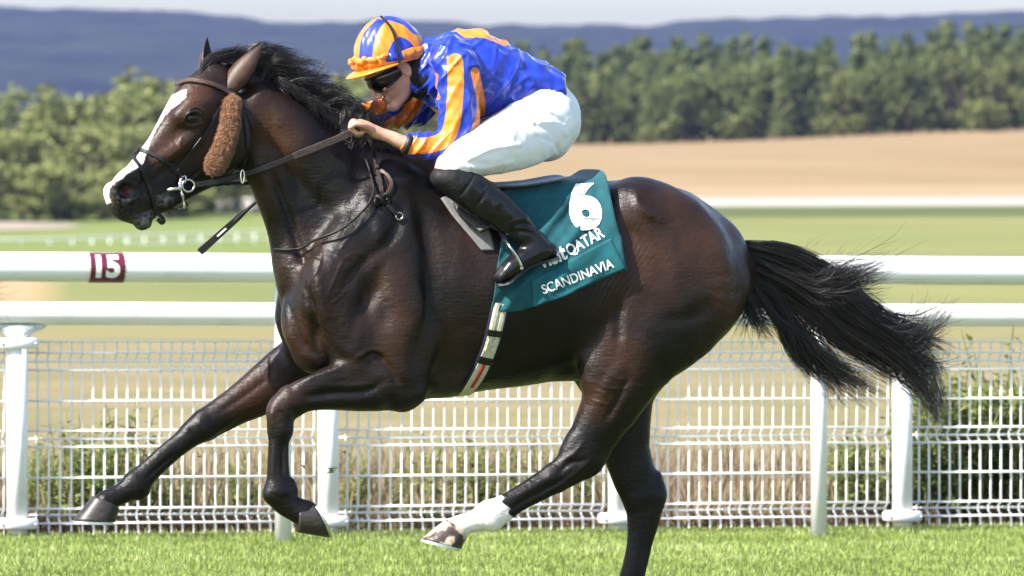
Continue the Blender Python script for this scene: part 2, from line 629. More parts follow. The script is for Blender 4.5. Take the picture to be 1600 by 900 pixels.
def mat_ground():
    m = Mat('ground_turf_and_fields')
    g = m.n('ShaderNodeNewGeometry')
    pos = g.outputs['Position']
    sp = m.n('ShaderNodeSeparateXYZ'); m.l(pos, sp.inputs[0])
    x, y = sp.outputs[0], sp.outputs[1]
    # signed distance across the rails (positive behind them)
    across = m.math('ADD', m.math('MULTIPLY', x, -FNOR[0]), m.math('MULTIPLY', m.math('SUBTRACT', y, FQ[1]), -FNOR[1]))
    D = m.math('ADD', y, D_CAM)
    ang = m.math('ADD', m.math('MULTIPLY', m.math('DIVIDE', x, D), F_PX), 800)
    nz = m.noise(pos, .8, 5, .6); nf = m.noise(pos, 14, 4, .6); nw = m.noise(pos, .12, 4)
    turf = m.ramp(nf, [(.3, (0.06795, 0.0878, 0.02265)), (.55, (0.09624, 0.1189, 0.03398)), (.8, (0.1303, 0.1472, 0.04814))])
    straw = m.ramp(m.noise(pos, 9, 5, .7), [(.25, (0.0858, 0.0594, 0.033)), (.5, (0.198, 0.1452, 0.0792)), (.75, (0.3036, 0.2376, 0.132))])
    dry = m.mix(m.maprange(nz, .38, .62), (0.1782, 0.1584, 0.0726), (0.2376, 0.1848, 0.099))
    course = m.mix(m.maprange(nw, .35, .65), (0.1482, 0.1638, 0.0585), (0.195, 0.1911, 0.0741))
    field = m.mix(m.maprange(m.noise(pos, .05, 5), .35, .65), (.205, .142, .075), (.275, .20, .11))
    path_c = (0.3432, 0.3102, 0.2706)
    def at(v, a, b, wob=0.0):
        if wob:
            v = m.math('ADD', v, m.math('MULTIPLY', m.math('SUBTRACT', nz, .5), wob))
        return m.maprange(v, a, b, 0, 1, True)
    col = m.mix(at(across, -.22, -.05, .3), turf, straw)
    col = m.mix(at(across, .9, 2.5, 2), col, dry)
    col = m.mix(at(across, 23, 28, 10), col, m.mix(at(D, 50, 62, 12), (0.2178, 0.1848, 0.0924), course))
    rightm = m.maprange(ang, 520, 560, 0, 1)
    ya = m.math('SUBTRACT', D, m.math('MULTIPLY', m.math('SUBTRACT', ang, 1200), .004))
    col = m.mix(m.math('MULTIPLY', at(ya, 118, 124), rightm), col, (.085, .10, .04))
    col = m.mix(m.math('MULTIPLY', at(ya, 137, 139), rightm), col, path_c)
    col = m.mix(m.math('MULTIPLY', at(ya, 154, 157), rightm), col, (0.2838, 0.2112, 0.1254))
    col = m.mix(m.math('MULTIPLY', at(ya, 175, 200), rightm), col, field)
    leftm = m.math('SUBTRACT', 1, rightm)
    gl = m.mix(m.maprange(nw, .35, .65), (0.1254, 0.165, 0.0462), (0.165, 0.1914, 0.0594))
    col = m.mix(m.math('MULTIPLY', at(D, 75, 95, 20), leftm), col, gl)
    # pale sandy patch on the far left of the dry verge
    sp2 = m.math('MULTIPLY', m.maprange(ang, 40, 110, 1, 0), m.math('MULTIPLY', at(D, 62, 64), m.math('SUBTRACT', 1, at(D, 73, 76))))
    col = m.mix(sp2, col, (0.3432, 0.2376, 0.132))
    m.set(color=col, rough=.95, spec=.1)
    m.bump(m.noise(pos, 30, 4, .7), .6, .03)
    return m.m

def build_ground():
    ys = np.concatenate([np.linspace(-40, 2, 8), np.linspace(3, 12, 40), np.geomspace(12.5, 5900, 120)])
    aa = np.concatenate([np.linspace(-26000, -900, 14), np.linspace(-850, 2450, 110), np.linspace(2500, 27000, 14)])
    V, F = [], []
    for y in ys:
        Dd = max(y + D_CAM, 26)
        xs = (aa - 800) / F_PX * Dd
        z = ground_z(xs, np.full_like(xs, y))
        V.append(np.stack([xs, np.full_like(xs, y), z], 1))
    n = len(aa)
    i, j = np.meshgrid(np.arange(len(ys) - 1), np.arange(n - 1), indexing='ij')
    b = (i * n + j).ravel()
    F = np.stack([b, b + 1, b + n + 1, b + n], 1)
    o = add_obj('ground', np.vstack(V), F, mat_ground())
    tag(o, kind='structure')
build_ground()

# ---- mown turf of the track
def mat_grass(name, stops, trans=.35):
    m = Mat(name)
    a = m.attr('tone')
    m.set(color=m.ramp(a, stops), rough=.55, spec=.35)
    tr = m.n('ShaderNodeBsdfTranslucent')
    m.l(m.ramp(a, stops), tr.inputs[0])
    mx = m.n('ShaderNodeMixShader'); mx.inputs[0].default_value = trans
    m.l(m.b.outputs[0], mx.inputs[1]); m.l(tr.outputs[0], mx.inputs[2]); m.l(mx.outputs[0], m.out.inputs['Surface'])
    return m.m
M_TURF = mat_grass('turf_blades', [(0, (0.1561, 0.2138, 0.04374)), (.5, (0.2664, 0.3451, 0.08262)), (.85, (0.395, 0.4666, 0.1458)), (1, (0.5694, 0.5735, 0.3208))])

def blades(px, py, hgt, wid, tone, lean=.6):
    n = len(px)
    z = ground_z(px, py)
    th = rng.uniform(0, 6.28, n); ph = rng.uniform(0, 6.28, n)
    w = wid * rng.uniform(.6, 1.3, n); h = hgt
    dx, dy = np.cos(th) * w, np.sin(th) * w
    lx, ly = np.cos(ph) * h * lean * rng.uniform(.2, 1, n), np.sin(ph) * h * lean * rng.uniform(.2, 1, n)
    P0 = np.stack([px - dx, py - dy, z - .002], 1); P1 = np.stack([px + dx, py + dy, z - .002], 1)
    P2 = np.stack([px + dx * .7 + lx * .35, py + dy * .7 + ly * .35, z + h * .6], 1); P3 = np.stack([px - dx * .7 + lx * .35, py - dy * .7 + ly * .35, z + h * .6], 1)
    P4 = np.stack([px + lx, py + ly, z + h], 1)
    V = np.stack([P0, P1, P2, P3, P4], 1).reshape(-1, 3)
    b = np.arange(n)[:, None] * 5
    F = np.concatenate([b + np.array([[0, 1, 2]]), b + np.array([[0, 2, 3]]), b + np.array([[3, 2, 4]])], 1).reshape(-1, 3)
    return V, F, np.repeat(tone, 5)

def build_turf():
    n = 175000
    sx = rng.uniform(-4.2, 4.2, n); ac = -rng.uniform(0.0, 1, n) ** 1.0 * 4.4 - .02
    n2 = 75000
    sx = np.concatenate([sx, rng.uniform(-5.5, 5.5, n2)]); ac = np.concatenate([ac, -4.3 - 5.5 * rng.random(n2) ** 1.4]); n += n2
    px = FQ[0] + FDIR[0] * sx - FNOR[0] * ac; py = FQ[1] + FDIR[1] * sx - FNOR[1] * ac
    P = np.stack([px, py, px * 0], 1)
    patch = sin_noise(P, .9, 5) * .5 + sin_noise(P, 2.6, 6) * .5
    h = np.clip(rng.normal(.018, .005, n) + patch * .003, .006, .045)
    tall = rng.random(n) < .03
    h[tall] *= 1.7
    tone = np.clip(.48 + patch * .16 + rng.normal(0, .2, n), 0, .97)
    edge = np.exp(-(ac / .22) ** 2)
    tone = np.clip(tone + edge * .3 * rng.random(n), 0, 1)
    V, F, t = blades(px, py, h, np.where(ac < -4.3, .0034, .0024), tone)
    o = add_obj('grass', V, F, M_TURF, smooth=False)
    set_attr(o, 'tone', t)
    tag(o, 'short mown bright green turf along the foot of the rails', 'grass', kind='stuff')
build_turf()

# ---- far wooded hills
def mat_far_wood(name, c0, c1, sc_):
    m = Mat(name)
    g = m.n('ShaderNodeNewGeometry')
    n = m.noise(g.outputs['Position'], sc_, 5, .65)
    m.set(color=m.ramp(n, [(.3, c0), (.7, c1)]), rough=1.0, spec=.05)
    return m.m
def ridge(name, Dd, prof, seed, mat, depth, amp):
    """a wooded hill: prof = skyline (u, v) pairs; a real slope 'depth' metres deep, rough with tree tops"""
    us = np.linspace(prof[0][0], prof[-1][0], 420)
    vs = np.interp(us, [p[0] for p in prof], [p[1] for p in prof])
    r = np.random.default_rng(seed)
    rows = 22
    V = []
    for k in range(rows + 1):
        f = k / rows
        y = Dd - D_CAM - depth * (1 - f)
        dd = y + D_CAM
        top = (V_HOR - vs) / F_PX * Dd + H_CAM
        z = top * (f ** .8) - 6 * (1 - f)
        bump = np.array([math.sin(u * .09 + k * 1.7) * .4 + math.sin(u * .31 + k * 2.9) * .3 for u in us]) + r.normal(0, .55, len(us))
        z = z + np.convolve(bump, [.25, .5, .25], 'same') * amp * (1 if k else 0)
        V.append(np.stack([(us - 800) / F_PX * Dd, np.full_like(us, y), z], 1))
    V.append(np.stack([(us - 800) / F_PX * Dd, np.full_like(us, Dd - D_CAM + depth * .4), V[-1][:, 2] * .4], 1))
    n = len(us)
    i, j = np.meshgrid(np.arange(rows + 1), np.arange(n - 1), indexing='ij')
    b = (i * n + j).ravel()
    o = add_obj(name, np.vstack(V), np.stack([b, b + 1, b + n + 1, b + n], 1), mat)
    tag(o, kind='structure')
M_FARHILL = mat_far_wood('far_hill_wood', (.004, .008, .004), (.034, .044, .020), .011)
ridge('hills', 5200, [(-3500, 20), (-900, 40), (-200, 8), (0, 10), (100, 12), (250, 15), (330, 20), (380, 27), (450, 34), (520, 36), (600, 30), (700, 34), (850, 38), (960, 38), (1020, 42), (1060, 34), (1160, 28),
               (1240, 27), (1300, 22), (1400, 23), (1500, 18), (1600, 15), (1800, 10), (2600, 30), (5000, 40)], 3, M_FARHILL, 1500, 3.6)

# ---- trees: trunk, limbs and a crown of leaf clumps; a few of each kind, copied
def mat_leaf(name, stops, trans=.25):
    m = Mat(name)
    oi = m.n('ShaderNodeObjectInfo')
    a = m.math('ADD', m.attr('tone'), m.math('MULTIPLY', m.math('SUBTRACT', oi.outputs['Random'], .5), .35), clamp=True)
    c = m.ramp(a, stops)
    m.set(color=c, rough=.7, spec=.2)
    tr = m.n('ShaderNodeBsdfTranslucent'); m.l(c, tr.inputs[0])
    mx = m.n('ShaderNodeMixShader'); mx.inputs[0].default_value = trans
    m.l(m.b.outputs[0], mx.inputs[1]); m.l(tr.outputs[0], mx.inputs[2]); m.l(mx.outputs[0], m.out.inputs['Surface'])
    return m.m
M_CONIFER = mat_leaf('conifer_needles', [(0, (0.05, 0.0725, 0.0275)), (.5, (0.1025, 0.135, 0.0475)), (1, (0.1812, 0.2063, 0.075))])
M_BROAD = mat_leaf('broadleaf_leaves', [(0, (0.102, 0.12, 0.0384)), (.5, (0.21, 0.234, 0.0816)), (1, (0.372, 0.372, 0.138))])
M_WOODLEAF = mat_leaf('wood_leaves', [(0, (0.0575, 0.0775, 0.0275)), (.5, (0.1225, 0.15, 0.05)), (1, (0.225, 0.2375, 0.08125))])
M_BARK = simple_mat('tree_bark', (.09, .07, .055), .9, .2, 0, .3, 6, .5, 20)

def tree_proto(kind, seed):
    r = np.random.default_rng(seed)
    h = 1.0
    mb = MB()
    lean = r.normal(0, .01, 2)
    mb.tube([(0, 0, -.03), (lean[0] * .5, lean[1] * .5, .35), (lean[0], lean[1], .8 if kind == 'conifer' else .6)], [.022, .016, .006], 7)
    clumps = []
    if kind == 'conifer':
        nl = 26
        for i in range(nl):
            z = .10 + .88 * i / nl + r.normal(0, .01)
            rad = (.17 * (1 - z) ** .8 + .010) * r.uniform(.7, 1.25)
            for k in range(6):
                th = r.uniform(0, 6.28); q = rad * r.uniform(.35, 1)
                clumps.append((math.cos(th) * q, math.sin(th) * q, z - q * .25, .05 * r.uniform(.7, 1.2)))
            if i % 4 == 0:
                th = r.uniform(0, 6.28); mb.tube([(0, 0, z - .02), (math.cos(th) * rad * .8, math.sin(th) * rad * .8, z - .04)], [.006, .002], 5)
    else:
        nb = r.integers(16, 20)
        for i in range(nb):
            th = r.uniform(0, 6.28); z = r.uniform(.10, .86); rad = .30 * math.sin(min(1, (z + .12) / .75) * math.pi * .62) * r.uniform(.5, 1.1)
            c = np.array([math.cos(th) * rad, math.sin(th) * rad, z])
            mb.tube([(lean[0] * .5, lean[1] * .5, .25 + .2 * r.random()), tuple(c * .6 + np.array([0, 0, .12])), tuple(c)], [.010, .006, .002], 5)
            br = r.uniform(.10, .17)
            for k in range(20):
                d = r.normal(size=3); d /= np.linalg.norm(d)
                p = c + d * br * r.uniform(.45, 1) * np.array([1, 1, .8])
                clumps.append((*p, .050 * r.uniform(.7, 1.3)))
    V, T = [], []
    for x, y, z, s in clumps:
        nq = 9
        c = np.array([x, y, z])
        for q in range(nq):
            d = r.normal(size=3); d /= np.linalg.norm(d)
            p = c + d * s * r.uniform(.3, 1.0)
            a = r.normal(size=3); a /= np.linalg.norm(a); b = np.cross(a, d); b /= np.linalg.norm(b) + 1e-9
            w = s * r.uniform(.28, .5)
            V += [p - a * w - b * w * .6, p + a * w - b * w * .5, p + a * w * .8 + b * w * .6, p - a * w * .9 + b * w * .5]
            t = np.clip(.5 + r.normal(0, .16), 0, 1)
            T += [t] * 4
    F = np.arange(len(V)).reshape(-1, 4)
    crown = np_mesh('crown', np.array(V), F, smooth=False)
    at = crown.attributes.new('tone', 'FLOAT', 'POINT'); at.data.foreach_set('value', np.array(T, dtype=np.float32))
    crown.materials.append({'conifer': M_CONIFER, 'broad': M_BROAD, 'wood': M_WOODLEAF}[kind])
    trunk = np_mesh('trunk', np.vstack(mb.V), mb.F)
    trunk.materials.append(M_BARK)
    return crown, trunk

TREES = {'conifer': [tree_proto('conifer', 40 + i) for i in range(4)], 'broad': [tree_proto('broad', 60 + i) for i in range(5)], 'wood': [tree_proto('wood', 80 + i) for i in range(4)]}
def plant_tree(kind, i, u, Dd, height, width, label, group, name):
    x = (u - 800) / F_PX * Dd; y = Dd - D_CAM
    o = empty(name, (x, y, float(ground_z(x, y)) - .1), random.uniform(0, 6.28))
    o.scale = (height * width, height * width, height)
    tag(o, label, 'tree', group)
    crown, trunk = TREES[kind][i % len(TREES[kind])]
    for nm, me in (('crown', crown), ('trunk', trunk)):
        c = bpy.data.objects.new(nm, me); link(c, o)
r_ = random.Random(5)
for row, (Dd, n, hs) in enumerate(((720, 56, 12.4), (690, 54, 11.8), (662, 46, 10.2))):
    for i in range(n):
        u = 640 + (1120 / n) * i + r_.uniform(-10, 10)
        kind = 'conifer' if r_.random() < (.85 if row == 0 else .72 if row == 1 else .5) else 'broad'
        h = hs * r_.uniform(.84, 1.10) * (1.0 if kind == 'conifer' else .85)
        if kind == 'conifer':
            plant_tree('conifer', r_.randrange(4), u, Dd + r_.uniform(-10, 10), h, r_.uniform(.9, 1.3), 'dark conifer in the wood behind the straw coloured field', 'conifers of the wood behind the field', 'conifer_tree')
        else:
            plant_tree('wood', r_.randrange(4), u, Dd + r_.uniform(-10, 10), h, r_.uniform(.9, 1.4), 'rounded green tree in the wood behind the straw coloured field', 'broadleaf trees of the wood behind the field', 'broadleaf_tree')
plant_tree('broad', 2, 1545, 640, 4.2, 1.7, 'low round bush at the right edge of the wood behind the field', None, 'bushy_tree')
# left: hedgerow trees in the dip beyond the course
left_trees = [(182, 445, 11.6, 1.15, 'tallest pale green round tree left behind the horse\'s head'), (95, 440, 9.6, 1.35, None), (20, 450, 9.0, 1.4, None), (-60, 440, 9.4, 1.3, None), (-150, 450, 9.6, 1.3, None), (262, 450, 9.8, 1.35, None), (335, 455, 9.9, 1.25, None),
              (405, 480, 9.9, 1.3, None), (475, 500, 10.2, 1.3, None), (545, 540, 10.6, 1.2, None), (615, 580, 10.4, 1.2, None), (690, 620, 10.4, 1.2, None), (140, 435, 9.2, 1.2, None), (225, 440, 9.8, 1.2, None),
              (60, 425, 6.6, 1.6, None), (150, 425, 7.4, 1.5, None), (235, 428, 7.0, 1.5, None), (305, 430, 6.4, 1.6, None), (-20, 422, 7.0, 1.5, None), (-100, 422, 7, 1.5, None), (110, 412, 4.6, 1.9, None), (35, 410, 4.3, 1.9, None), (190, 414, 4.7, 1.9, None), (265, 418, 5.0, 1.8, None), (370, 440, 7.6, 1.5, None), (440, 460, 8.0, 1.5, None), (-50, 410, 4.4, 1.9, None)]
for i, (u, Dd, h, w, lab) in enumerate(left_trees):
    plant_tree('broad', i, u, Dd, h, w, lab or ('low round bush at the foot of the hedgerow on the left' if h < 5.5 else 'middling leafy tree in the front row of the hedgerow on the left' if h < 8.1 else 'tall leafy tree in the back row of the hedgerow on the left'), None if lab else ('low hedgerow bushes' if h < 5.5 else 'front hedgerow trees' if h < 8.1 else 'back hedgerow trees'), 'hedgerow_tree')

# ---- far running rails of the course, in the dip on the left, and on the right beside the chalk path
M_WHITE = Mat('white_rail_plastic')
_v = M_WHITE.coord('Object')
M_WHITE.set(color=M_WHITE.mix(M_WHITE.maprange(M_WHITE.noise(_v, 7, 5, .65), .52, .74), (.80, .80, .80), (.68, .68, .66)), rough=.38, spec=.45)
M_WHITE.bump(M_WHITE.noise(_v, 160, 2), .06, .002)
M_WHITE = M_WHITE.m
def far_rail(pts, label, step=2.4, hh=1.1):
    P = catmull(np.array([((u - 800) / F_PX * Dd, Dd - D_CAM) for u, Dd in pts]), 20)
    z = ground_z(P[:, 0], P[:, 1])
    root = empty('running_rail', (P[0, 0], P[0, 1], z[0]))
    tag(root, label, 'rail')
    for nm, zz in (('top_rail', hh), ('lower_rail', hh * .55)):
        mb = MB(); mb.tube(np.column_stack([P, z + zz]), .055, 8); mb.build(nm, M_WHITE, root, True)
    ln = np.concatenate([[0], np.cumsum(np.linalg.norm(np.diff(P, axis=0), axis=1))])
    mb = MB(); mb.tube([(0, 0, -.1), (0, 0, hh)], .04, 8)
    pm = np_mesh('post', np.vstack(mb.V), mb.F); pm.materials.append(M_WHITE)
    for q in np.arange(0, ln[-1], step):
        x, y = np.interp(q, ln, P[:, 0]), np.interp(q, ln, P[:, 1])
        o = bpy.data.objects.new('post', pm); link(o, root)
        o.location = (x - P[0, 0], y - P[0, 1], float(ground_z(x, y)) - z[0])
far_rail([(-200, 318), (60, 325), (240, 338), (420, 352), (560, 365)], 'blurred white running rail crossing the green course on the left')
far_rail([(322, 480), (335, 440), (390, 428), (470, 440), (560, 450)], 'blurred white rail curving round the sandy bend below the horse\'s jaw')
#far_rail([(-200, 330), (-40, 322), (60, 330), (150, 345), (200, 365)], 'blurred white rail at the far left edge under the hedgerow trees')
#far_rail([(860, 640), (960, 635), (1100, 640), (1300, 650)], 'thin pale rail at the foot of the wood', 6)

# flat sandy patches of the course (each lies just above the ground sheet)
def patch(name, us, Ds, col, label):
    V, F = [], []
    nn = 24
    for i in range(9):
        f = i / 8
        for j in range(nn):
            t = j / (nn - 1)
            u = us[0] + (us[1] - us[0]) * t
            wob = math.sin(t * math.pi) ** .5
            Dd = (Ds[0] + Ds[1]) / 2 + (f - .5) * (Ds[1] - Ds[0]) * wob
            x, y = (u - 800) / F_PX * Dd, Dd - D_CAM
            V.append((x, y, float(ground_z(x, y)) + .05))
    for i in range(8):
        for j in range(nn - 1):
            F.append([i * nn + j, i * nn + j + 1, (i + 1) * nn + j + 1, (i + 1) * nn + j])
    o = add_obj(name, V, F, simple_mat(name + '_sand', col, .95, .1, 0, .15, .3))
    tag(o, kind='structure')
patch('sand_path', (318, 620), (432, 520), (0.348, 0.264, 0.168), '')
patch('gravel_path', (-260, 130), (388, 408), (0.27, 0.225, 0.18), '')
patch('tarmac_road', (140, 225), (326, 346), (.16, .17, .20), '')
# ------------------------------------------------------------------ rails and welded mesh fence
def fpos(s, ac=0.0, z=0.0):
    """point on the fence line: s along it (m), ac behind it (m), z above its sloping foot"""
    x = FQ[0] + FDIR[0] * s - FNOR[0] * ac; y = FQ[1] + FDIR[1] * s - FNOR[1] * ac
    return np.array([x, y, FS * s + .008 + z])
def s_of_u(u, ac=0.0):
    k = (u - 800) / F_PX
    ox, oy = FQ[0] - FNOR[0] * ac, FQ[1] - FNOR[1] * ac
    return (k * (oy + D_CAM) - ox) / (FDIR[0] - k * FDIR[1])
def z_of_v(u, v, ac=0.0):
    s = s_of_u(u, ac); p = fpos(s, ac)
    return H_CAM - (v - V_HOR) / F_PX * (p[1] + D_CAM) - p[2]

M_STEEL = Mat('white_coated_wire').set(color=(.80, .80, .79), rough=.35, spec=.45).m
M_GREYW = simple_mat('galvanised_post', (.55, .57, .60), .5, .5, .3, .2, 25)
M_RUST = simple_mat('dirty_white_metal', (.74, .74, .73), .45, .4, 0, .12, 18)

AC_UP, AC_LOW, AC_MESH = -.62, -.068, 0.0
# upper running rail (nearer the camera) and its two posts
def long_rail(name, ac, vtop, vbot, label):
    z1, z0 = z_of_v(800, vtop, ac), z_of_v(800, vbot, ac)
    r = (z1 - z0) / 2; zc = (z1 + z0) / 2
    s0, s1 = s_of_u(-420, ac), s_of_u(2060, ac)
    ss = np.linspace(s0, s1, 24)
    mb = MB()
    mb.tube([fpos(s, ac, zc) + np.array([0, 0, .0015 * math.sin(s * 2.1)]) for s in ss], r, 40)
    root = empty(name, fpos(0, ac, 0))
    tag(root, label, 'rail')
    mb.build('rail_tube', M_WHITE, root, True)
    return root, zc, r
up_rail, UP_Z, UP_R = long_rail('running_rail', AC_UP, 397.5, 443, 'upper white tubular running rail carrying the maroon 15 marker')
low_rail, LOW_Z, LOW_R = long_rail('running_rail', AC_LOW, 473.5, 509, 'lower white tubular rail just above the wire mesh fence')
for u in (445, 1283, -400, 2000):
    s = s_of_u(u, AC_UP + .0)
    mb = MB()
    z0 = -.02
    mb.tube([fpos(s, AC_UP + .03, z0), fpos(s, AC_UP + .03, UP_Z - UP_R * .7)], .037, 24)
    mb.build('post', M_WHITE, up_rail, True)
# lower-rail posts with clamps; the mesh panels hang between them
POSTS_U = [-450, 27, 513, 966, 1410, 1840]
for i, u in enumerate(POSTS_U):
    s = s_of_u(u, AC_LOW)
    mb = MB(); mb.tube([fpos(s, AC_LOW, -.06), fpos(s, AC_LOW, LOW_Z - LOW_R - .015)], .047, 28)
    p = mb.build('post', M_WHITE, low_rail, True)
    for zz in (.055, .855):
        # lozenge clamp plate round the post
        n = 28; V, F = [], []
        for k, (zo, sc_) in enumerate(((-.024, .86), (-.016, 1), (.016, 1), (.024, .9))):
            for j in range(n):
                th = 2 * math.pi * j / n
                a = .095 * math.copysign(abs(math.cos(th)) ** .8, math.cos(th)) * sc_; b = .062 * math.sin(th) * sc_
                q = fpos(s + a, AC_LOW + b, zz + zo); V.append(q)
        for k in range(3):
            for j in range(n):
                m = (j + 1) % n
                F.append([k * n + j, k * n + m, (k + 1) * n + m, (k + 1) * n + j])
        F.append(list(range(n))[::-1]); F.append([3 * n + j for j in range(n)])
        cl = add_obj('clamp', V, F, M_WHITE, p)
        for sg in (-1, 1):
            mb = MB(); mb.tube([fpos(s + sg * .075, AC_LOW - .03, zz), fpos(s + sg * .075, AC_LOW - .052, zz)], .006, 8); mb.build('bolt', M_GREYW, p, True)
    # saddle bracket under the rail
    V, F = [], []
    n = 20
    for zz, w, dpt in ((LOW_Z - LOW_R - .055, .048, .045), (LOW_Z - LOW_R - .035, .07, .045), (LOW_Z - LOW_R - .012, .125, .04), (LOW_Z - LOW_R * .93, .135, .035)):
        for j in range(n):
            th = 2 * math.pi * j / n
            V.append(fpos(s + w * math.cos(th), AC_LOW + dpt * math.sin(th), zz))
    for k in range(3):
        for j in range(n):
            m = (j + 1) % n
            F.append([k * n + j, k * n + m, (k + 1) * n + m, (k + 1) * n + j])
    F.append(list(range(n))[::-1])
    add_obj('bracket', V, F, M_GREYW, p)

# welded mesh panels: every wire is a part; vertical wires carry three V folds
HV_ = [533.5, 551, 565, 577.6, 625.7, 672, 685.5, 697, 745, 793, 804, 816, 836]      # measured at u = 280
ZW = [z_of_v(280, v, 0) for v in HV_]
TIP = {2, 6, 10}
def wire_profile():
    out = [(ZW[0] + .004, 0)]
    for i, z in enumerate(ZW):
        out.append((z, .046 if i in TIP else 0.0))
    out.append((ZW[-1] - .012, 0))
    return out
PROF = wire_profile()
mbv = MB(); mbv.tube([(0, d, z) for z, d in PROF], .0053, 6, up=(1, 0, 0))
for gi, (ua, ub) in enumerate(zip(POSTS_U[:-1], POSTS_U[1:])):
    sa, sb = s_of_u(ua, AC_LOW), s_of_u(ub, AC_LOW)
    sa += .055; sb -= .047
    n = int(round((sb - sa) / .0505)); step = (sb - sa) / n
    q = fpos(sa, AC_MESH, 0)
    root = empty('mesh_panel', q, FA)
    desc = ['at the far left edge, left of the clamped post', 'under the extended foreleg, between the left two clamped posts', 'under the horse\'s belly, left of the bent hind leg', 'behind the standing hind leg and the tail', 'at the right edge with leafy weeds behind it'][gi]
    tag(root, 'white welded wire mesh panel ' + desc, 'fence panel', 'welded wire mesh fence panels')
    L_ = sb - sa
    me = np_mesh('vertical_wire', np.vstack(mbv.V), mbv.F); me.materials.append(M_STEEL)
    for k in range(n + 1):
        o = bpy.data.objects.new('vertical_wire', me); link(o, root)
        o.location = (k * step, 0, FS * k * step)
        o.rotation_euler = (0, random.uniform(-.004, .004), 0)
    for i, z in enumerate(ZW):
        mb = MB(); mb.tube([(-.006, 0, 0), (L_ / 2, 0, FS * L_ / 2), (L_ + .006, 0, FS * L_)], .0058, 6)
        mh = np_mesh('horizontal_wire', np.vstack(mb.V), mb.F); mh.materials.append(M_STEEL)
        o = bpy.data.objects.new('horizontal_wire', mh); link(o, root)
        o.location = (0, (.046 if i in TIP else 0.0) - .011, z)

# ---- text as flat print bent onto a surface
def text_mesh(txt, size, shear=0.0, bold=0.0, sub=.25, xscale=1.0):
    c = bpy.data.curves.new('text', 'FONT')
    c.body = txt; c.size = size; c.shear = shear; c.offset = bold; c.resolution_u = 4
    c.fill_mode = 'FRONT'
    o = bpy.data.objects.new('text_tmp', c); COL.objects.link(o)
    dg = bpy.context.evaluated_depsgraph_get()
    me = o.evaluated_get(dg).to_mesh()
    bm = bmesh.new(); bm.from_mesh(me)
    o.evaluated_get(dg).to_mesh_clear()
    bmesh.ops.triangulate(bm, faces=bm.faces[:])
    for q in range(3):
        lim = size * sub
        es = [e for e in bm.edges if e.calc_length() > lim]
        if not es: break
        bmesh.ops.subdivide_edges(bm, edges=es, cuts=2)
        bmesh.ops.triangulate(bm, faces=bm.faces[:])
    bm.verts.index_update()
    V = np.array([v.co[:] for v in bm.verts]); F = [[v.index for v in f.verts] for f in bm.faces]
    bm.free(); bpy.data.objects.remove(o); bpy.data.curves.remove(c)
    V[:, 0] *= xscale
    return V, F

def islands(V, F):
    """split a mesh into its connected pieces (one per character)"""
    par = list(range(len(V)))
    def fi(a):
        while par[a] != a:
            par[a] = par[par[a]]; a = par[a]
        return a
    for f in F:
        for b in f[1:]: par[fi(b)] = fi(f[0])
    grp = {}
    for f in F: grp.setdefault(fi(f[0]), []).append(f)
    for fs in grp.values():
        ids = sorted({i for f in fs for i in f}); mp = {a: b for b, a in enumerate(ids)}
        yield [V[i] for i in ids], [[mp[i] for i in f] for f in fs]

# ---- maroon distance marker "15" wrapped round the upper rail
M_MAROON = simple_mat('maroon_vinyl', (.125, .010, .030), .4, .5, 0, .25, 50)
M_TEXTW = simple_mat('white_print', (.80, .80, .79), .5, .3, 0, .04, 30)
def rail_wrap(s, th, r):
    """point on the upper rail's skin: th = angle from facing the camera, up positive"""
    c = fpos(s, AC_UP, UP_Z)
    nrm = np.array([FNOR[0], FNOR[1], 0])
    return c + nrm * r * math.cos(th) + np.array([0, 0, 1]) * r * math.sin(th)
s0, s1 = s_of_u(137, AC_UP), s_of_u(191, AC_UP)
marker = empty('distance_marker', fpos((s0 + s1) / 2, AC_UP, UP_Z))
tag(marker, 'maroon band reading 15 wrapped round the upper white rail', 'marker')
V, F = [], []
na, nb = 24, 12
for i in range(na + 1):
    th = R(-100) + R(178) * i / na
    for j in range(nb + 1):
        ragged = .003 * math.sin(i * 2.3) * (1 if j == nb else .3 if j == 0 else 0)
        V.append(rail_wrap(s0 + (s1 - s0) * j / nb + ragged, th, UP_R + .0022))
for i in range(na):
    for j in range(nb):
        b = i * (nb + 1) + j
        F.append([b, b + 1, b + nb + 2, b + nb + 1])
add_obj('band', V, F, M_MAROON, marker)
TV, TF = text_mesh('15', .140, bold=.0065, xscale=.92)
w = TV[:, 0].max() - TV[:, 0].min(); hgt = TV[:, 1].max() - TV[:, 1].min()
out = []
for x, y, z in TV:
    out.append(rail_wrap((s0 + s1) / 2 + (x - TV[:, 0].min() - w / 2), (y - TV[:, 1].min() - hgt / 2) / UP_R * .98 + .12, UP_R + .0042))
for V_, F_ in islands(out, TF): add_obj('digit', V_, F_, M_TEXTW, marker)
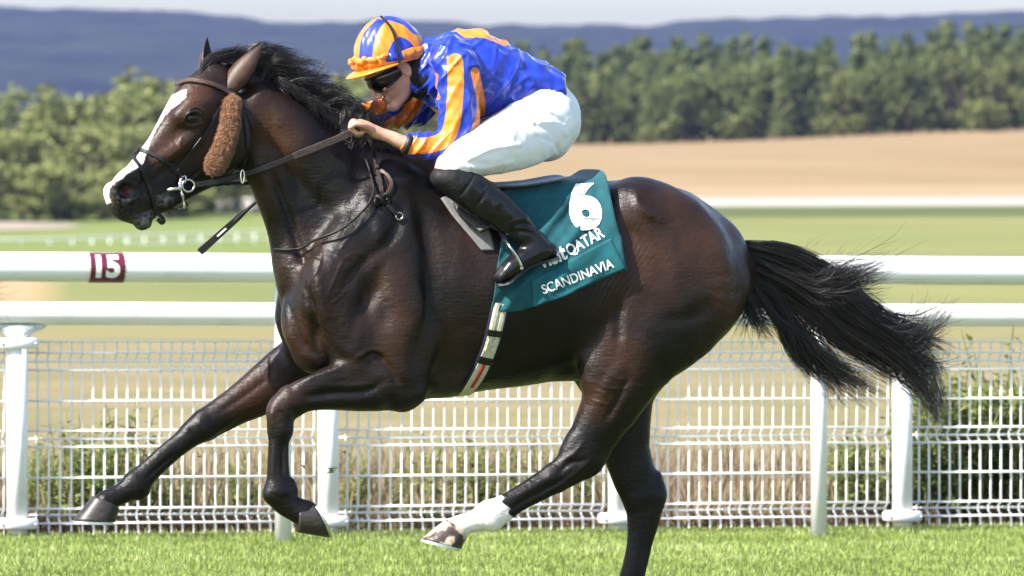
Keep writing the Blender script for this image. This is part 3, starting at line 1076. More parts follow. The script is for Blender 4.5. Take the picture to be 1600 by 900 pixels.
# ------------------------------------------------------------------ weeds behind the mesh
M_WEED = mat_leaf('weed_leaves', [(0, (0.056, 0.088, 0.0176)), (.45, (0.144, 0.192, 0.04)), (.8, (0.256, 0.296, 0.072)), (1, (0.4, 0.384, 0.128))], .3)
M_STEM = simple_mat('weed_stem', (.16, .17, .06), .7, .2, 0, .3, 30)
M_DRY = mat_leaf('dry_stalks', [(0, (0.063, 0.0385, 0.0245)), (.5, (0.168, 0.112, 0.0665)), (1, (0.322, 0.252, 0.154))], .2)
def weed_proto(seed, kind):
    r = np.random.default_rng(seed)
    V, T = [], []
    mb = MB()
    ns = r.integers(3, 6)
    for s in range(ns):
        th = r.uniform(0, 6.28); sp = r.uniform(.05, .28)
        top = np.array([math.cos(th) * sp, math.sin(th) * sp, r.uniform(.6, 1.0)])
        base = np.array([r.normal(0, .05), r.normal(0, .05), -.02])
        mid = (base + top) / 2 + np.array([r.normal(0, .04), r.normal(0, .04), .05])
        C = catmull([base, mid, top], 7)
        mb.tube(C, np.linspace(.008, .003, len(C)), 5)
        nl = 34 if kind == 'leafy' else 22
        for k in range(nl):
            f = .12 + .88 * k / nl
            p = C[int(f * (len(C) - 1))] + r.normal(0, .008, 3)
            a = r.uniform(0, 6.28)
            d = np.array([math.cos(a), math.sin(a), r.uniform(-.35, .7)]); d /= np.linalg.norm(d)
            ll = r.uniform(.07, .15) * (1.15 - .5 * f); ww = ll * r.uniform(.16, .30)
            side = np.cross(d, (0, 0, 1)); side /= np.linalg.norm(side) + 1e-9
            droop = np.array([0, 0, -ll * r.uniform(.05, .45)])
            V += [p, p + d * ll * .45 + side * ww + droop * .2, p + d * ll + droop, p + d * ll * .45 - side * ww + droop * .2]
            T += [np.clip(.5 + .2 * (f - .5) + r.normal(0, .17), 0, 1)] * 4
    F = np.arange(len(V)).reshape(-1, 4)
    me = np_mesh('foliage', np.array(V), F, smooth=False)
    at = me.attributes.new('tone', 'FLOAT', 'POINT'); at.data.foreach_set('value', np.array(T, dtype=np.float32))
    me.materials.append(M_WEED)
    st = np_mesh('stem', np.vstack(mb.V), mb.F); st.materials.append(M_STEM)
    return me, st
WEEDS = [weed_proto(200 + i, 'leafy' if i % 2 else 'thin') for i in range(6)]
def plant_weed(u, ac, top_v, label, group, i):
    s = s_of_u(u, ac); p = fpos(s, ac)
    x, y = p[0], p[1]; z = float(ground_z(x, y))
    h = H_CAM - (top_v - V_HOR) / F_PX * (y + D_CAM) - z
    if h < .08: return
    o = empty('weed_plant', (x, y, z), random.uniform(0, 6.28))
    w = min(h, .55 + .25 * h) * random.uniform(.9, 1.25)
    o.scale = (w, w, h)
    tag(o, label, 'plant', group)
    for nm, me in zip(('foliage', 'stem'), WEEDS[i % 6]):
        link(bpy.data.objects.new(nm, me), o)
r_ = random.Random(9)
def clump(n, u0, u1, a0, a1, v_of, label, group):
    for i in range(n):
        u = r_.uniform(u0, u1)
        plant_weed(u, r_.uniform(a0, a1), v_of(u) + r_.uniform(-10, 52), label, group, r_.randrange(6))
clump(40, 50, 270, .22, 1.3, lambda u: 640 + abs(u - 150) * .25, 'leafy green weed behind the mesh near the left end of the fence', 'weeds at the left end of the fence')
for u, v in ((170, 560), (110, 588), (235, 590), (78, 610), (205, 575)):
    plant_weed(u, .5, v, 'tall thin weed reaching the upper wires at the left end of the fence', 'tall weeds at the left end', 0)
clump(22, 270, 460, .25, 1.2, lambda u: 705, 'low weed seen through the mesh under the extended foreleg', 'weeds under the foreleg')
clump(36, 530, 960, .25, 1.3, lambda u: 690 - 40 * math.sin((u - 530) / 430 * 3.14), 'green weed behind the mesh under the horse\'s belly', 'weeds under the belly')
clump(14, 1000, 1300, .25, 1.2, lambda u: 725, 'low weed behind the mesh below the tail', 'weeds below the tail')
clump(22, 1300, 1420, .22, 1.2, lambda u: 625, 'leafy weed behind the mesh beside the right clamped post', 'weeds beside the right post')
clump(72, 1425, 1760, .22, 1.5, lambda u: 540, 'tall leafy weed behind the mesh at the right end of the fence', 'tall weeds at the right end of the fence')
plant_weed(1550, .45, 446, 'tallest weed, its tip rising above the lower rail at the right end', None, 1)
plant_weed(1500, .5, 512, 'broad leafy weed touching the lower rail right of the tail', None, 3)
plant_weed(1590, .4, 500, 'leafy weed under the lower rail at the right picture edge', None, 5)
# dry stalks and straw along the foot of the mesh
def dry_litter():
    n = 5200
    s = np.concatenate([rng.uniform(-2.6, -1.0, n // 2), rng.uniform(-2.9, 3.2, n - n // 2)])
    ac = np.abs(rng.normal(.16, .22, n)) + .03
    px = FQ[0] + FDIR[0] * s - FNOR[0] * ac; py = FQ[1] + FDIR[1] * s - FNOR[1] * ac
    V, F, t = blades(px, py, np.clip(rng.normal(.07, .04, n), .02, .2), .0035, np.clip(rng.normal(.45, .25, n), 0, 1), 1.6)
    o = add_obj('straw', V, F, M_DRY, smooth=False); set_attr(o, 'tone', t)
    tag(o, 'dry brown straw and stalks along the foot of the mesh', 'straw', kind='stuff')
    n = 9000
    s = rng.uniform(-3.6, 4.0, n); ac = rng.uniform(.25, 4.5, n) ** 1.0
    px = FQ[0] + FDIR[0] * s - FNOR[0] * ac; py = FQ[1] + FDIR[1] * s - FNOR[1] * ac
    V, F, t = blades(px, py, np.clip(rng.normal(.16, .07, n), .03, .4), .004, np.clip(rng.normal(.7, .2, n), 0, 1), .8)
    o = add_obj('dry_grass', V, F, M_DRY, smooth=False); set_attr(o, 'tone', t)
    tag(o, 'dry yellow grass growing on the verge behind the mesh fence', 'grass', kind='stuff')
dry_litter()
# ------------------------------------------------------------------ horse
BODY = Frame((0, 0), 15)
_p = BODY.P(600, 300)
NECK = Frame(_p, 19)
_p = NECK.P(370, 130)
HEAD = Frame(_p, 31)

def build_horse_field():
    fd = Field((-1.62, -0.95, -0.02), (0.92, 0.62, 2.12), 0.005)
    S = BODY.S; L = BODY.L3
    # barrel: (u, top, bottom, half width)
    tr = [(505, 330, 552, .16), (560, 292, 596, .205), (620, 262, 616, .225), (690, 266, 622, .25), (755, 284, 611, .272), (820, 288, 603, .282),
          (890, 286, 588, .276), (950, 281, 572, .266), (1005, 282, 556, .262), (1055, 297, 540, .25), (1095, 326, 524, .215), (1128, 358, 512, .165), (1148, 384, 500, .115), (1160, 412, 482, .06)]
    fd.loft(S([(u, (t + b) / 2, 0, (b - t) / 2, w) for u, t, b, w in tr]), L, .05)
    # withers and spine ridge
    fd.sweep(S([(540, 268, 0, 40, .05), (600, 262, 0, 34, .05), (650, 262, 0, 26, .05), (720, 288, 0, 20, .05)]), L, .09)
    # neck
    N = NECK.S; LN = NECK.L3
    fd.loft(N([(385, 165, 0, 55, .066), (412, 196, 0, 68, .074), (449, 236, 0, 80, .084), (479, 268, 0, 92, .096), (502, 295, 0, 104, .11), (534, 347, 0, 130, .13), (556, 394, 0, 152, .15)]), LN, .06)
    # crest and the strong muscle under it, windpipe groove left between this and the throat cord
    fd.sweep(N([(362, 112, 0, 14, .03), (395, 125, 0, 16, .03), (450, 160, 0, 18, .034), (520, 208, 0, 22, .04), (590, 256, 0, 26, .05)]), LN, .05)
    fd.sweep(N([(400, 165, -.045, 30, .04), (455, 210, -.06, 38, .05), (520, 275, -.075, 46, .06), (575, 340, -.10, 46, .06)]), LN, .035)
    fd.sweep(N([(416, 258, -.02, 26, .052), (434, 312, -.02, 29, .058), (453, 366, -.02, 32, .066), (472, 436, -.04, 38, .08)]), LN, .04)
    # ---- head
    Hd = HEAD.S; LH = HEAD.L3
    fd.loft(Hd([(358, 160, 0, 62, .066), (330, 192, 0, 76, .078), (304, 224, 0, 68, .07), (274, 254, 0, 52, .052), (250, 276, 0, 45, .045), (228, 294, 0, 40, .044),
                 (210, 307, 0, 36, .046), (200, 316, 0, 32, .043)]), LH, .025)
    fd.sweep(Hd([(332, 122, 0, 26, .055), (303, 150, 0, 27, .062), (279, 182, 0, 24, .052), (252, 220, 0, 18, .034), (224, 256, 0, 15, .028), (196, 288, 0, 12, .028)]), LH, .03)   # frontal + nasal bones
    for s in (-1, 1):
        fd.ball(HEAD.P(344, 216, s * .055), (.105, .033, .115), .05)                              # jowl
        fd.sweep(Hd([(322, 156, s * .060, 14, .024), (300, 166, s * .068, 12, .02), (282, 182, s * .058, 10, .018)]), LH, .045)      # brow
        fd.ball(HEAD.P(303, 185, s * .062), (.038, .026, .034), .03)                              # eye ball area
        fd.sweep(Hd([(304, 212, s * .062, 8, .012), (272, 236, s * .052, 8, .011), (246, 256, s * .043, 6, .008)]), LH, .03)         # facial crest
        fd.sweep(Hd([(226, 262, s * .036, 14, .014), (200, 280, s * .042, 17, .017), (188, 296, s * .045, 17, .018), (196, 314, s * .042, 15, .016)]), LH, .02)   # nostril wing
    fd.sweep(Hd([(178, 300, 0, 16, .042), (184, 318, 0, 16, .042), (192, 332, 0, 12, .036), (206, 341, 0, 9, .03)]), LH, .022)        # upper lip
    fd.sweep(Hd([(252, 312, 0, 16, .034), (236, 326, 0, 15, .034), (222, 343, 0, 12, .032), (228, 350, 0, 8, .026)]), LH, .016)     # lower lip, chin
    fd.sweep(Hd([(345, 262, 0, 22, .05), (318, 282, 0, 15, .042), (290, 298, 0, 14, .036), (260, 316, 0, 13, .034)]), LH, .03)     # jaw bar
    for s in (-1, 1):
        fd.sweep(Hd([(206, 290, s * .062, 9.5, .015), (197, 297, s * .056, 12.5, .022), (189, 302, s * .034, 8, .02)]), LH, .008, op='sub')       # nostril
    fd.sweep(Hd([(244, 326, -.06, 2.5, .03), (226, 334, -.05, 3, .03), (208, 342, -.05, 3, .03), (196, 347, -.045, 3, .03)]), LH, .008, op='sub')  # mouth line
    # ---- near shoulder, arm
    fd.sweep(S([(628, 285, -.11, 40, .06), (575, 365, -.165, 52, .07), (520, 440, -.195, 48, .075), (505, 475, -.19, 36, .07)]), L, .05)
    fd.sweep(S([(640, 330, -.155, 50, .06), (628, 430, -.195, 62, .07), (622, 520, -.205, 64, .075), (618, 575, -.20, 54, .07)]), L, .045)   # triceps
    fd.sweep(S([(520, 430, -.19, 44, .07), (528, 490, -.20, 44, .07), (560, 545, -.20, 44, .07)]), L, .03)                                    # biceps / point of shoulder
    fd.sweep(S([(634, 592, -.20, 44, .062), (600, 594, -.20, 48, .068), (560, 599, -.20, 44, .064), (520, 606, -.20, 35, .055), (480, 616, -.20, 26.5, .044), (455, 627, -.20, 26, .042)]), L, .03)
    fd.sweep(S([(648, 612, -.20, 20, .045), (630, 622, -.20, 22, .05)]), L, .03)                                                               # point of elbow
    fd.sweep(S([(560, 575, -.235, 20, .03), (510, 592, -.23, 16, .025), (470, 606, -.22, 12, .02)]), L, .02)                                   # extensor
    fd.sweep(S([(590, 622, -.225, 18, .03), (530, 622, -.225, 14, .025), (485, 626, -.215, 10, .02)]), L, .02)                                   # flexor
    # knee, cannon, fetlock (bent leg)
    fd.sweep(S([(455, 627, -.20, 25, .041), (440, 640, -.20, 24, .042), (438, 655, -.20, 22, .041), (438, 672, -.20, 19.5, .036)]), L, .015)
    fd.sweep(S([(438, 672, -.20, 19.5, .036), (435, 695, -.20, 16.5, .029), (434, 725, -.20, 17, .028), (435, 750, -.20, 19, .031), (434, 770, -.20, 24, .036)]), L, .015)
    fd.sweep(S([(434, 770, -.20, 23, .036), (446, 787, -.20, 19, .032), (462, 796, -.20, 19, .033), (478, 803, -.20, 22, .040)]), L, .015)
    fd.sweep(S([(454, 755, -.20, 9, .02), (459, 768, -.20, 8, .02)]), L, .012)
    # ---- far shoulder, arm and leg
    fd.sweep(S([(600, 300, .11, 40, .06), (540, 380, .165, 52, .07), (480, 455, .19, 44, .07)]), L, .05)
    fd.sweep(S([(600, 420, .18, 62, .07), (560, 500, .19, 62, .07), (500, 545, .175, 50, .068), (450, 580, .165, 43, .062), (405, 613, .16, 37, .053), (370, 634, .155, 30, .047), (345, 649, .155, 27, .043), (320, 664, .155, 25, .041)]), L, .035)
    fd.sweep(S([(320, 664, .155, 25, .041), (300, 677, .155, 21, .037), (285, 690, .155, 18, .031), (261, 710, .15, 17.5, .028), (234, 735, .15, 18, .029), (212, 758, .15, 21.5, .035)]), L, .015)
    fd.sweep(S([(212, 758, .15, 21, .035), (195, 769, .15, 17, .031), (178, 777, .15, 16, .032), (165, 786, .15, 19, .04)]), L, .015)
    fd.sweep(S([(226, 768, .15, 8, .02), (218, 775, .15, 7, .02)]), L, .012)
    # ---- chest
    fd.sweep(S([(500, 440, -.10, 42, .09), (484, 500, -.105, 44, .085), (492, 548, -.10, 36, .08)]), L, .022)
    fd.sweep(S([(490, 430, .12, 46, .08), (473, 490, .115, 43, .08), (479, 540, .11, 35, .07)]), L, .022)
    fd.sweep(S([(520, 545, 0, 40, .14), (580, 580, 0, 38, .16), (640, 600, 0, 26, .16)]), L, .04)
    # ---- near hindquarter
    fd.sweep(S([(1000, 330, -.12, 50, .11), (1040, 380, -.15, 84, .11), (1064, 436, -.165, 94, .115), (1040, 490, -.175, 90, .115), (1000, 544, -.18, 70, .105), (971, 596, -.18, 54, .086), (946, 644, -.175, 43, .066), (920, 688, -.17, 34, .05), (906, 714, -.17, 33, .044)]), L, .05)
    fd.sweep(S([(1128, 400, -.09, 34, .08), (1141, 448, -.11, 33, .08), (1114, 494, -.13, 33, .08), (1058, 534, -.15, 32, .072), (1010, 584, -.16, 27, .056), (974, 642, -.165, 21, .042)]), L, .035)  # hamstring
    fd.sweep(S([(968, 420, -.20, 34, .05), (955, 490, -.205, 38, .055), (940, 556, -.20, 34, .05), (932, 590, -.19, 28, .05)]), L, .05)   # quadriceps to stifle
    fd.ball(BODY.P(985, 335, -.175), (.07, .05, .06), .10)                                                                              # point of hip
    fd.sweep(S([(1000, 320, -.10, 34, .06), (1050, 350, -.12, 44, .07), (1090, 400, -.13, 40, .07)]), L, .06)                          # gluteal
    # hock, cannon
    fd.sweep(S([(915, 694, -.17, 33, .045), (905, 716, -.17, 33, .043), (888, 733, -.17, 27, .04), (866, 748, -.17, 22.5, .035)]), L, .015)
    fd.sweep(S([(975, 655, -.17, 12, .025), (950, 695, -.17, 11, .02), (930, 724, -.17, 14, .028), (918, 733, -.17, 13, .028)]), L, .02)     # achilles + point of hock
    fd.sweep(S([(866, 748, -.17, 22.5, .035), (838, 764, -.17, 21, .031), (808, 781, -.17, 20, .031), (785, 796, -.17, 22, .034), (766, 806, -.17, 26, .037)]), L, .015)
    fd.sweep(S([(766, 806, -.17, 25, .037), (742, 814, -.17, 18, .032), (722, 821, -.17, 18, .034), (708, 830, -.17, 22, .041)]), L, .015)
    # ---- far hindquarter
    fd.sweep(S([(1010, 340, .12, 50, .11), (1040, 400, .15, 90, .11), (1046, 462, .16, 92, .11), (994, 538, .165, 74, .105), (966, 600, .165, 56, .088), (968, 650, .165, 47, .066), (978, 700, .165, 39, .052), (992, 745, .165, 36, .046), (1006, 775, .165, 34, .043)]), L, .05)
    fd.sweep(S([(1120, 400, .09, 36, .08), (1135, 450, .11, 36, .08), (1104, 498, .13, 33, .08), (1046, 545, .15, 31, .07), (1002, 610, .16, 22, .04), (996, 675, .165, 16, .03)]), L, .035)
    fd.sweep(S([(960, 480, .2, 36, .05), (938, 540, .2, 36, .05), (922, 585, .19, 30, .05)]), L, .05)
    fd.sweep(S([(1006, 775, .165, 34, .043), (1006, 808, .165, 27, .036), (1000, 845, .165, 21, .031), (993, 880, .165, 20, .03), (984, 915, .165, 21, .031), (972, 950, .165, 25, .036)]), L, .015)
    fd.sweep(S([(1026, 745, .165, 10, .022), (1030, 772, .165, 12, .027), (1024, 788, .165, 11, .024)]), L, .02)
    fd.sweep(S([(972, 950, .165, 24, .036), (958, 978, .165, 18, .032), (944, 1002, .165, 21, .04)]), L, .015)
    fd.sweep(S([(1070, 332, 0, 26, .12), (1108, 356, 0, 26, .11), (1136, 384, 0, 24, .09), (1152, 412, 0, 20, .07)]), L, .06)
    # dock of the tail, flank hollow
    fd.sweep(S([(1120, 372, 0, 26, .05), (1150, 396, 0, 17, .032), (1190, 418, 0, 11, .02), (1235, 440, 0, 7, .012)]), L, .03)
    # sheath/udder line and inner groin
    fd.sweep(S([(880, 560, 0, 26, .10), (930, 565, 0, 30, .12), (990, 580, 0, 36, .12)]), L, .05)
    return fd

# strokes sculpted into the near side: (polyline in photo px, width px, depth m (+ raised), lateral limits)
H_STROKES = [
    ([(470, 432), (486, 478), (494, 520), (500, 548)], 7, -0.015, (-.5, .05)),          # between breast and shoulder
    ([(446, 425), (452, 480), (470, 530), (498, 560)], 6, -0.009, (-.5, .2)),
    ([(570, 553), (590, 556), (612, 580), (624, 606)], 6, -0.01, (-.5, 0)),            # elbow fold
    ([(556, 560), (580, 548), (600, 552)], 4, 0.006, (-.5, 0)),
    ([(600, 596), (570, 612), (520, 614), (480, 620)], 6, -0.0105, (-.5, -.1)),           # forearm groove
    ([(632, 318), (612, 370), (560, 420), (528, 470)], 10, -0.0105, (-.5, 0)),            # scapular spine
    ([(650, 300), (670, 380), (672, 470), (655, 560), (650, 600)], 16, -0.021, (-.5, 0)),  # behind the triceps
    ([(575, 440), (600, 478), (600, 520)], 16, -0.009, (-.5, 0)),
    ([(1034, 500), (1070, 498), (1100, 484), (1116, 462)], 13, -0.008, (-.5, 0)),        # crease of the ham
    ([(1016, 350), (1050, 352), (1084, 380), (1108, 430), (1112, 466)], 18, -0.006, (-.5, 0)),
    ([(994, 300), (1000, 322), (1024, 342)], 8, 0.0075, (-.5, 0)),
    ([(972, 470), (968, 500), (966, 540)], 8, -0.009, (-.5, 0)),
    ([(965, 388), (975, 372), (996, 366)], 18, -0.006, (-.5, 0)),
    ([(900, 575), (940, 520), (968, 470), (985, 420)], 16, -0.009, (-.5, 0)),            # flank fold
    ([(915, 720), (890, 724), (872, 742)], 4, -0.006, (-.5, 0)),
    ([(912, 690), (900, 706), (880, 720)], 4, 0.0045, (-.5, 0)),
    ([(900, 738), (860, 760), (820, 782), (790, 802)], 5, -0.006, (-.5, 0)),
    ([(444, 680), (441, 710), (442, 745)], 3.5, -0.006, (-.5, -.1)),
    ([(432, 640), (446, 652), (452, 668)], 4, -0.006, (-.5, -.1)),
    ([(400, 640), (330, 690), (280, 725), (250, 748)], 4, -0.0045, (.0, .4)),
    # neck: jugular groove, lower edge of the big neck muscle, shadow hollow
    ([(416, 250), (440, 308), (462, 372), (480, 430)], 8, -0.015, (-.5, .05)),
    ([(412, 200), (440, 250), (480, 300), (520, 345)], 14, -0.0105, (-.5, 0)),
    ([(560, 250), (556, 300), (540, 340)], 12, -0.0075, (-.5, 0)),
    ([(620, 300), (600, 330), (596, 380)], 12, 0.0075, (-.5, 0)),
    ([(488, 398), (497, 440), (506, 490), (530, 540), (556, 556)], 9, .008, (-.5, .05)),    # front edge of the shoulder
    ([(652, 440), (660, 470), (658, 510)], 9, .006, (-.5, 0)),
    ([(446, 515), (462, 545), (486, 562)], 8, .006, (-.5, .1)),
    ([(496, 530), (512, 552), (530, 566)], 8, .006, (-.5, .1)),
    ([(1000, 322), (1018, 338), (1040, 348)], 9, .0025, (-.5, 0)),
    ([(1010, 380), (1012, 420), (1000, 460)], 16, .006, (-.5, 0)),
    ([(1120, 380), (1142, 420), (1146, 470), (1128, 515)], 14, .006, (-.5, 0)),
    ([(975, 560), (950, 600), (925, 650)], 10, .006, (-.5, 0)),
    ([(985, 585), (965, 625), (945, 660)], 6, -.007, (-.5, 0)),
    ([(925, 715), (905, 735), (880, 752)], 4, .004, (-.5, 0)),
    ([(870, 738), (835, 760), (800, 780)], 4, .003, (-.5, 0)),
    ([(426, 640), (424, 655), (428, 668)], 5, .005, (-.5, -.1)),
    ([(455, 636), (462, 646), (458, 660)], 5, -.005, (-.5, -.1)),
    ([(428, 690), (427, 720), (425, 750)], 3.5, .003, (-.5, -.1)),
    ([(450, 690), (448, 720), (450, 748)], 3.5, .004, (-.5, -.1)),
    ([(424, 768), (436, 778), (452, 776)], 4, -.003, (-.5, -.1)),
    ([(470, 596), (500, 584), (540, 572)], 5, .004, (-.5, -.1)),
    ([(306, 655), (318, 668), (330, 680)], 5, .004, (.0, .4)),
    ([(296, 668), (304, 680), (312, 690)], 4, -.004, (.0, .4)),
    ([(420, 590), (380, 620), (345, 642)], 5, -.005, (.0, .4)),
    ([(276, 706), (250, 728), (228, 748)], 4, -.005, (.0, .4)),
    ([(1016, 770), (1012, 800), (1010, 840), (1004, 890)], 5, -.005, (.0, .4)),
    ([(596, 410), (588, 450), (560, 490), (548, 530)], 10, -.006, (-.5, 0)),
    ([(712, 330), (716, 400), (712, 470), (700, 540)], 16, .004, (-.5, 0)),
    ([(560, 300), (585, 340), (590, 390), (570, 430)], 12, .006, (-.5, 0)),
    ([(420, 160), (460, 196), (505, 236), (548, 262)], 9, .006, (-.5, 0)),
    ([(440, 178), (480, 214), (525, 256)], 7, -.005, (-.5, 0)),
    # veins
    ([(503, 392), (498, 420), (482, 446), (480, 470), (492, 498), (520, 520)], 2.2, .0035, (-.5, 0)),
    ([(520, 396), (538, 404), (552, 396), (568, 400)], 2.0, .003, (-.5, 0)),
    ([(538, 404), (530, 420), (522, 440), (512, 462)], 2.0, .003, (-.5, 0)),
    ([(545, 452), (530, 466), (520, 474)], 1.8, .0025, (-.5, 0)),
    ([(470, 392), (484, 404), (500, 410)], 1.8, .0025, (-.5, 0)),
    ([(474, 470), (486, 500), (500, 516), (516, 532)], 2.0, .003, (-.5, 0)),
    ([(568, 340), (556, 362), (540, 378), (528, 396)], 2.2, .003, (-.5, 0)),
    ([(548, 330), (538, 352), (524, 372)], 2.0, .0025, (-.5, 0)),
    ([(434, 184), (432, 192), (440, 198)], 2.0, .003, (-.5, 0)),
    ([(938, 576), (960, 590), (978, 592)], 1.8, .0025, (-.5, 0)),
    ([(930, 596), (950, 606), (976, 608), (982, 598)], 1.8, .0025, (-.5, 0)),
    ([(918, 622), (936, 628), (956, 634)], 1.8, .0025, (-.5, 0)),
    ([(928, 608), (944, 614), (950, 626)], 1.6, .002, (-.5, 0)),
    # face: eye lids, cheek blood vessels, muscle of the jaw, nostril rim
    ([(288, 190), (294, 177), (305, 172), (315, 177), (317, 184)], 2.6, .0045, (-.9, .0)),
    ([(288, 192), (298, 195), (310, 192), (317, 186)], 2.4, .003, (-.9, .0)),
    ([(284, 200), (298, 204), (314, 198)], 2.6, -.0018, (-.9, .0)),
    ([(283, 196), (276, 204), (272, 214)], 3, -.0015, (-.9, .0)),
    ([(304, 212), (282, 232), (258, 252)], 7, .0025, (-.9, .0)),
    ([(300, 224), (276, 248), (250, 268)], 7, -.002, (-.9, .0)),
    ([(286, 214), (280, 228), (290, 240)], 2.5, .003, (-.9, .0)),
    ([(262, 246), (248, 256), (236, 262)], 3, -.003, (-.9, .0)),
    ([(256, 268), (240, 282), (236, 296)], 3.5, -.003, (-.9, .0)),
    ([(330, 250), (318, 240), (312, 226)], 7, -.004, (-.9, .0)),
    ([(178, 292), (186, 286), (202, 285), (214, 292), (216, 302), (208, 312), (196, 316), (184, 310), (178, 300)], 3.2, .004, (-.9, .05)),
    ([(226, 268), (222, 286), (226, 306)], 4, -.003, (-.9, .0)),
]

def horse_mesh():
    fd = build_horse_field()
    fd.d = np.minimum(fd.d, .08)
    fd.blur(3)
    V, Fq = fd.mesh(smooth=6)
    # keep the largest piece only is not needed: all sweeps overlap
    N = normals_of(V, Fq)
    uv = to_px(V)
    lat = (V[:, :2] - BODY.q) @ BODY.l
    hlat = (V[:, :2] - HEAD.q) @ HEAD.l
    face = np.clip(-N[:, 1] * 3, 0, 1)
    for line, w, dep, (lo, hi) in H_STROKES:
        ln = catmull(np.array(line, float), 5)
        bb = (uv[:, 0] > ln[:, 0].min() - 3 * w) & (uv[:, 0] < ln[:, 0].max() + 3 * w) & (uv[:, 1] > ln[:, 1].min() - 3 * w) & (uv[:, 1] < ln[:, 1].max() + 3 * w)
        bb &= (lat > lo) & (lat < hi) & (face > 0)
        ii = np.where(bb)[0]
        if not len(ii): continue
        dd, fr = poly_dist(uv[ii], ln)
        endf = np.clip(np.minimum(fr, 1 - fr) * 5, 0, 1)
        V[ii] += N[ii] * (dep * np.exp(-(dd / w) ** 2) * (0.25 + 0.75 * endf) * face[ii])[:, None]
    # flank skin folds
    c, s = math.cos(R(58)), math.sin(R(58))
    ax = (uv[:, 0] - 965) * s + (uv[:, 1] - 430) * c          # across the folds
    al = -(uv[:, 0] - 965) * c + (uv[:, 1] - 430) * s
    wob = 3 * np.sin(al * .05 + 1) + 2.0 * np.sin(al * .021 + ax * .05)
    msk = np.exp(-(ax / 34) ** 2 - (al / 60) ** 2) * face * (lat < 0)
    V += N * (msk * .0013 * np.sin((ax + wob) * 6.283 / 8.5))[:, None]
    # broad, soft muscle unevenness
    body_m = (uv[:, 0] > 420) & (uv[:, 1] < 600)
    V += N * ((sin_noise(V, 4.0, 3) * .0022 + sin_noise(V, 9.0, 4) * .0009) * np.where(body_m, 1, .35))[:, None]
    V = laplace(V, Fq, 1, .4)
    return V, Fq, uv, lat, hlat

EYE_C = HEAD.P(302, 183, -.074)
# ---- horse materials
def mat_horse():
    m = Mat('horse_coat')
    v = m.coord('Object')
    base = m.attr('brown'); wh = m.attr('white'); blk = m.attr('black')
    n1 = m.noise(v, 9, 5, .6)
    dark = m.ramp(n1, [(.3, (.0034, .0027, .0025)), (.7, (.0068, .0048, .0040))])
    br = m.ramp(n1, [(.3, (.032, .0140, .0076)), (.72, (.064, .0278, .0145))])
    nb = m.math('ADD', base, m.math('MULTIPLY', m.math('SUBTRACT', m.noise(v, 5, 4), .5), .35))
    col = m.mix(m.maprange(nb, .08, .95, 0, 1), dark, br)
    # white hair with an uneven edge
    we = m.math('ADD', wh, m.math('MULTIPLY', m.math('SUBTRACT', m.noise(v, 140, 3), .5), .012))
    wf = m.maprange(we, -.003, .003, 1, 0)
    wcol = m.ramp(m.noise(v, 60, 4), [(.3, (.66, .60, .54)), (.7, (.80, .77, .73))])
    col = m.mix(wf, col, wcol)
    # pink grey skin and foam around the lips
    sk = m.attr('skin')
    col = m.mix(m.math('MULTIPLY', sk, m.maprange(m.noise(v, 70, 4), .35, .65, 0, 1)), col, (.18, .17, .165))
    pk = m.attr('pink')
    col = m.mix(pk, col, (.10, .028, .028))
    gw = m.noise(v, 14, 4, .6)
    wet = m.maprange(gw, .35, .65, .44, .28)
    rough = m.mix(wf, wet, (.55, .55, .55))
    m.set(color=col, rough=rough, spec=.25)
    # short hair lying along the body, fine veins, sweat runs
    c2 = m.coord('Object', scale=(16, 60, 95), rot=(0, R(22), 0))
    hair = m.noise(c2, 1, 4, .7)
    vm = m.attr('vein')
    rn = m.n('ShaderNodeTexNoise'); rn.noise_type = 'RIDGED_MULTIFRACTAL'
    rn.inputs['Scale'].default_value = 5; rn.inputs['Detail'].default_value = 3
    m.l(m.coord('Object', scale=(4.5, 4.5, 7.5), rot=(0, R(-35), 0)), rn.inputs['Vector'])
    vein = m.math('MULTIPLY', rn.outputs[0], 1.3)
    h = m.math('ADD', m.math('MULTIPLY', hair, .65), m.math('ADD', m.math('MULTIPLY', m.noise(v, 60, 4, .7), .60), m.math('MULTIPLY', m.noise(v, 21, 3, .6), .70)))
    h = m.math('ADD', h, m.math('MULTIPLY', m.math('MULTIPLY', vein, vm), .6))
    m.bump(h, .6, .006)
    return m.m

M_HORSE = mat_horse()
M_HAIR = Mat('horse_hair')
_v = M_HAIR.coord('Object', scale=(3, 3, 3))
M_HAIR.set(color=M_HAIR.ramp(M_HAIR.noise(_v, 9, 3), [(.35, (.006, .0050, .0050)), (.6, (.014, .0105, .009)), (.8, (.034, .022, .016))]), rough=.36, spec=.6, aniso=.4)
M_HAIR = M_HAIR.m
M_EYE = Mat('horse_eye').set(color=(.006, .0035, .003), rough=.08, spec=.45).m

def mat_hoof(pale):
    m = Mat('hoof_horn_pale' if pale else 'hoof_horn')
    v = m.coord('Object', scale=(1, 1, 5))
    n = m.noise(v, 22, 4)
    if pale:
        col = m.ramp(m.noise(m.coord('Object'), 13, 3), [(.40, (.60, .50, .38)), (.47, (.48, .36, .24)), (.53, (.055, .04, .035)), (.62, (.03, .024, .022)), (.67, (.26, .13, .07)), (.71, (.04, .03, .028))])
    else:
        col = m.ramp(n, [(.3, (.012, .010, .009)), (.6, (.034, .027, .023)), (.85, (.075, .058, .046))])
    m.set(color=col, rough=.42, spec=.4)
    m.bump(n, .25, .004)
    return m.m
M_HOOF, M_HOOF_P = mat_hoof(False), mat_hoof(True)
M_SHOE = simple_mat('shoe_aluminium', (.55, .56, .55), .38, .5, .9, .2, 40)

horse = empty('horse', BODY.P(800, 1046))
horse.location.z = 0
tag(horse, 'dark bay racehorse with white blaze galloping beside the white rails', 'horse')

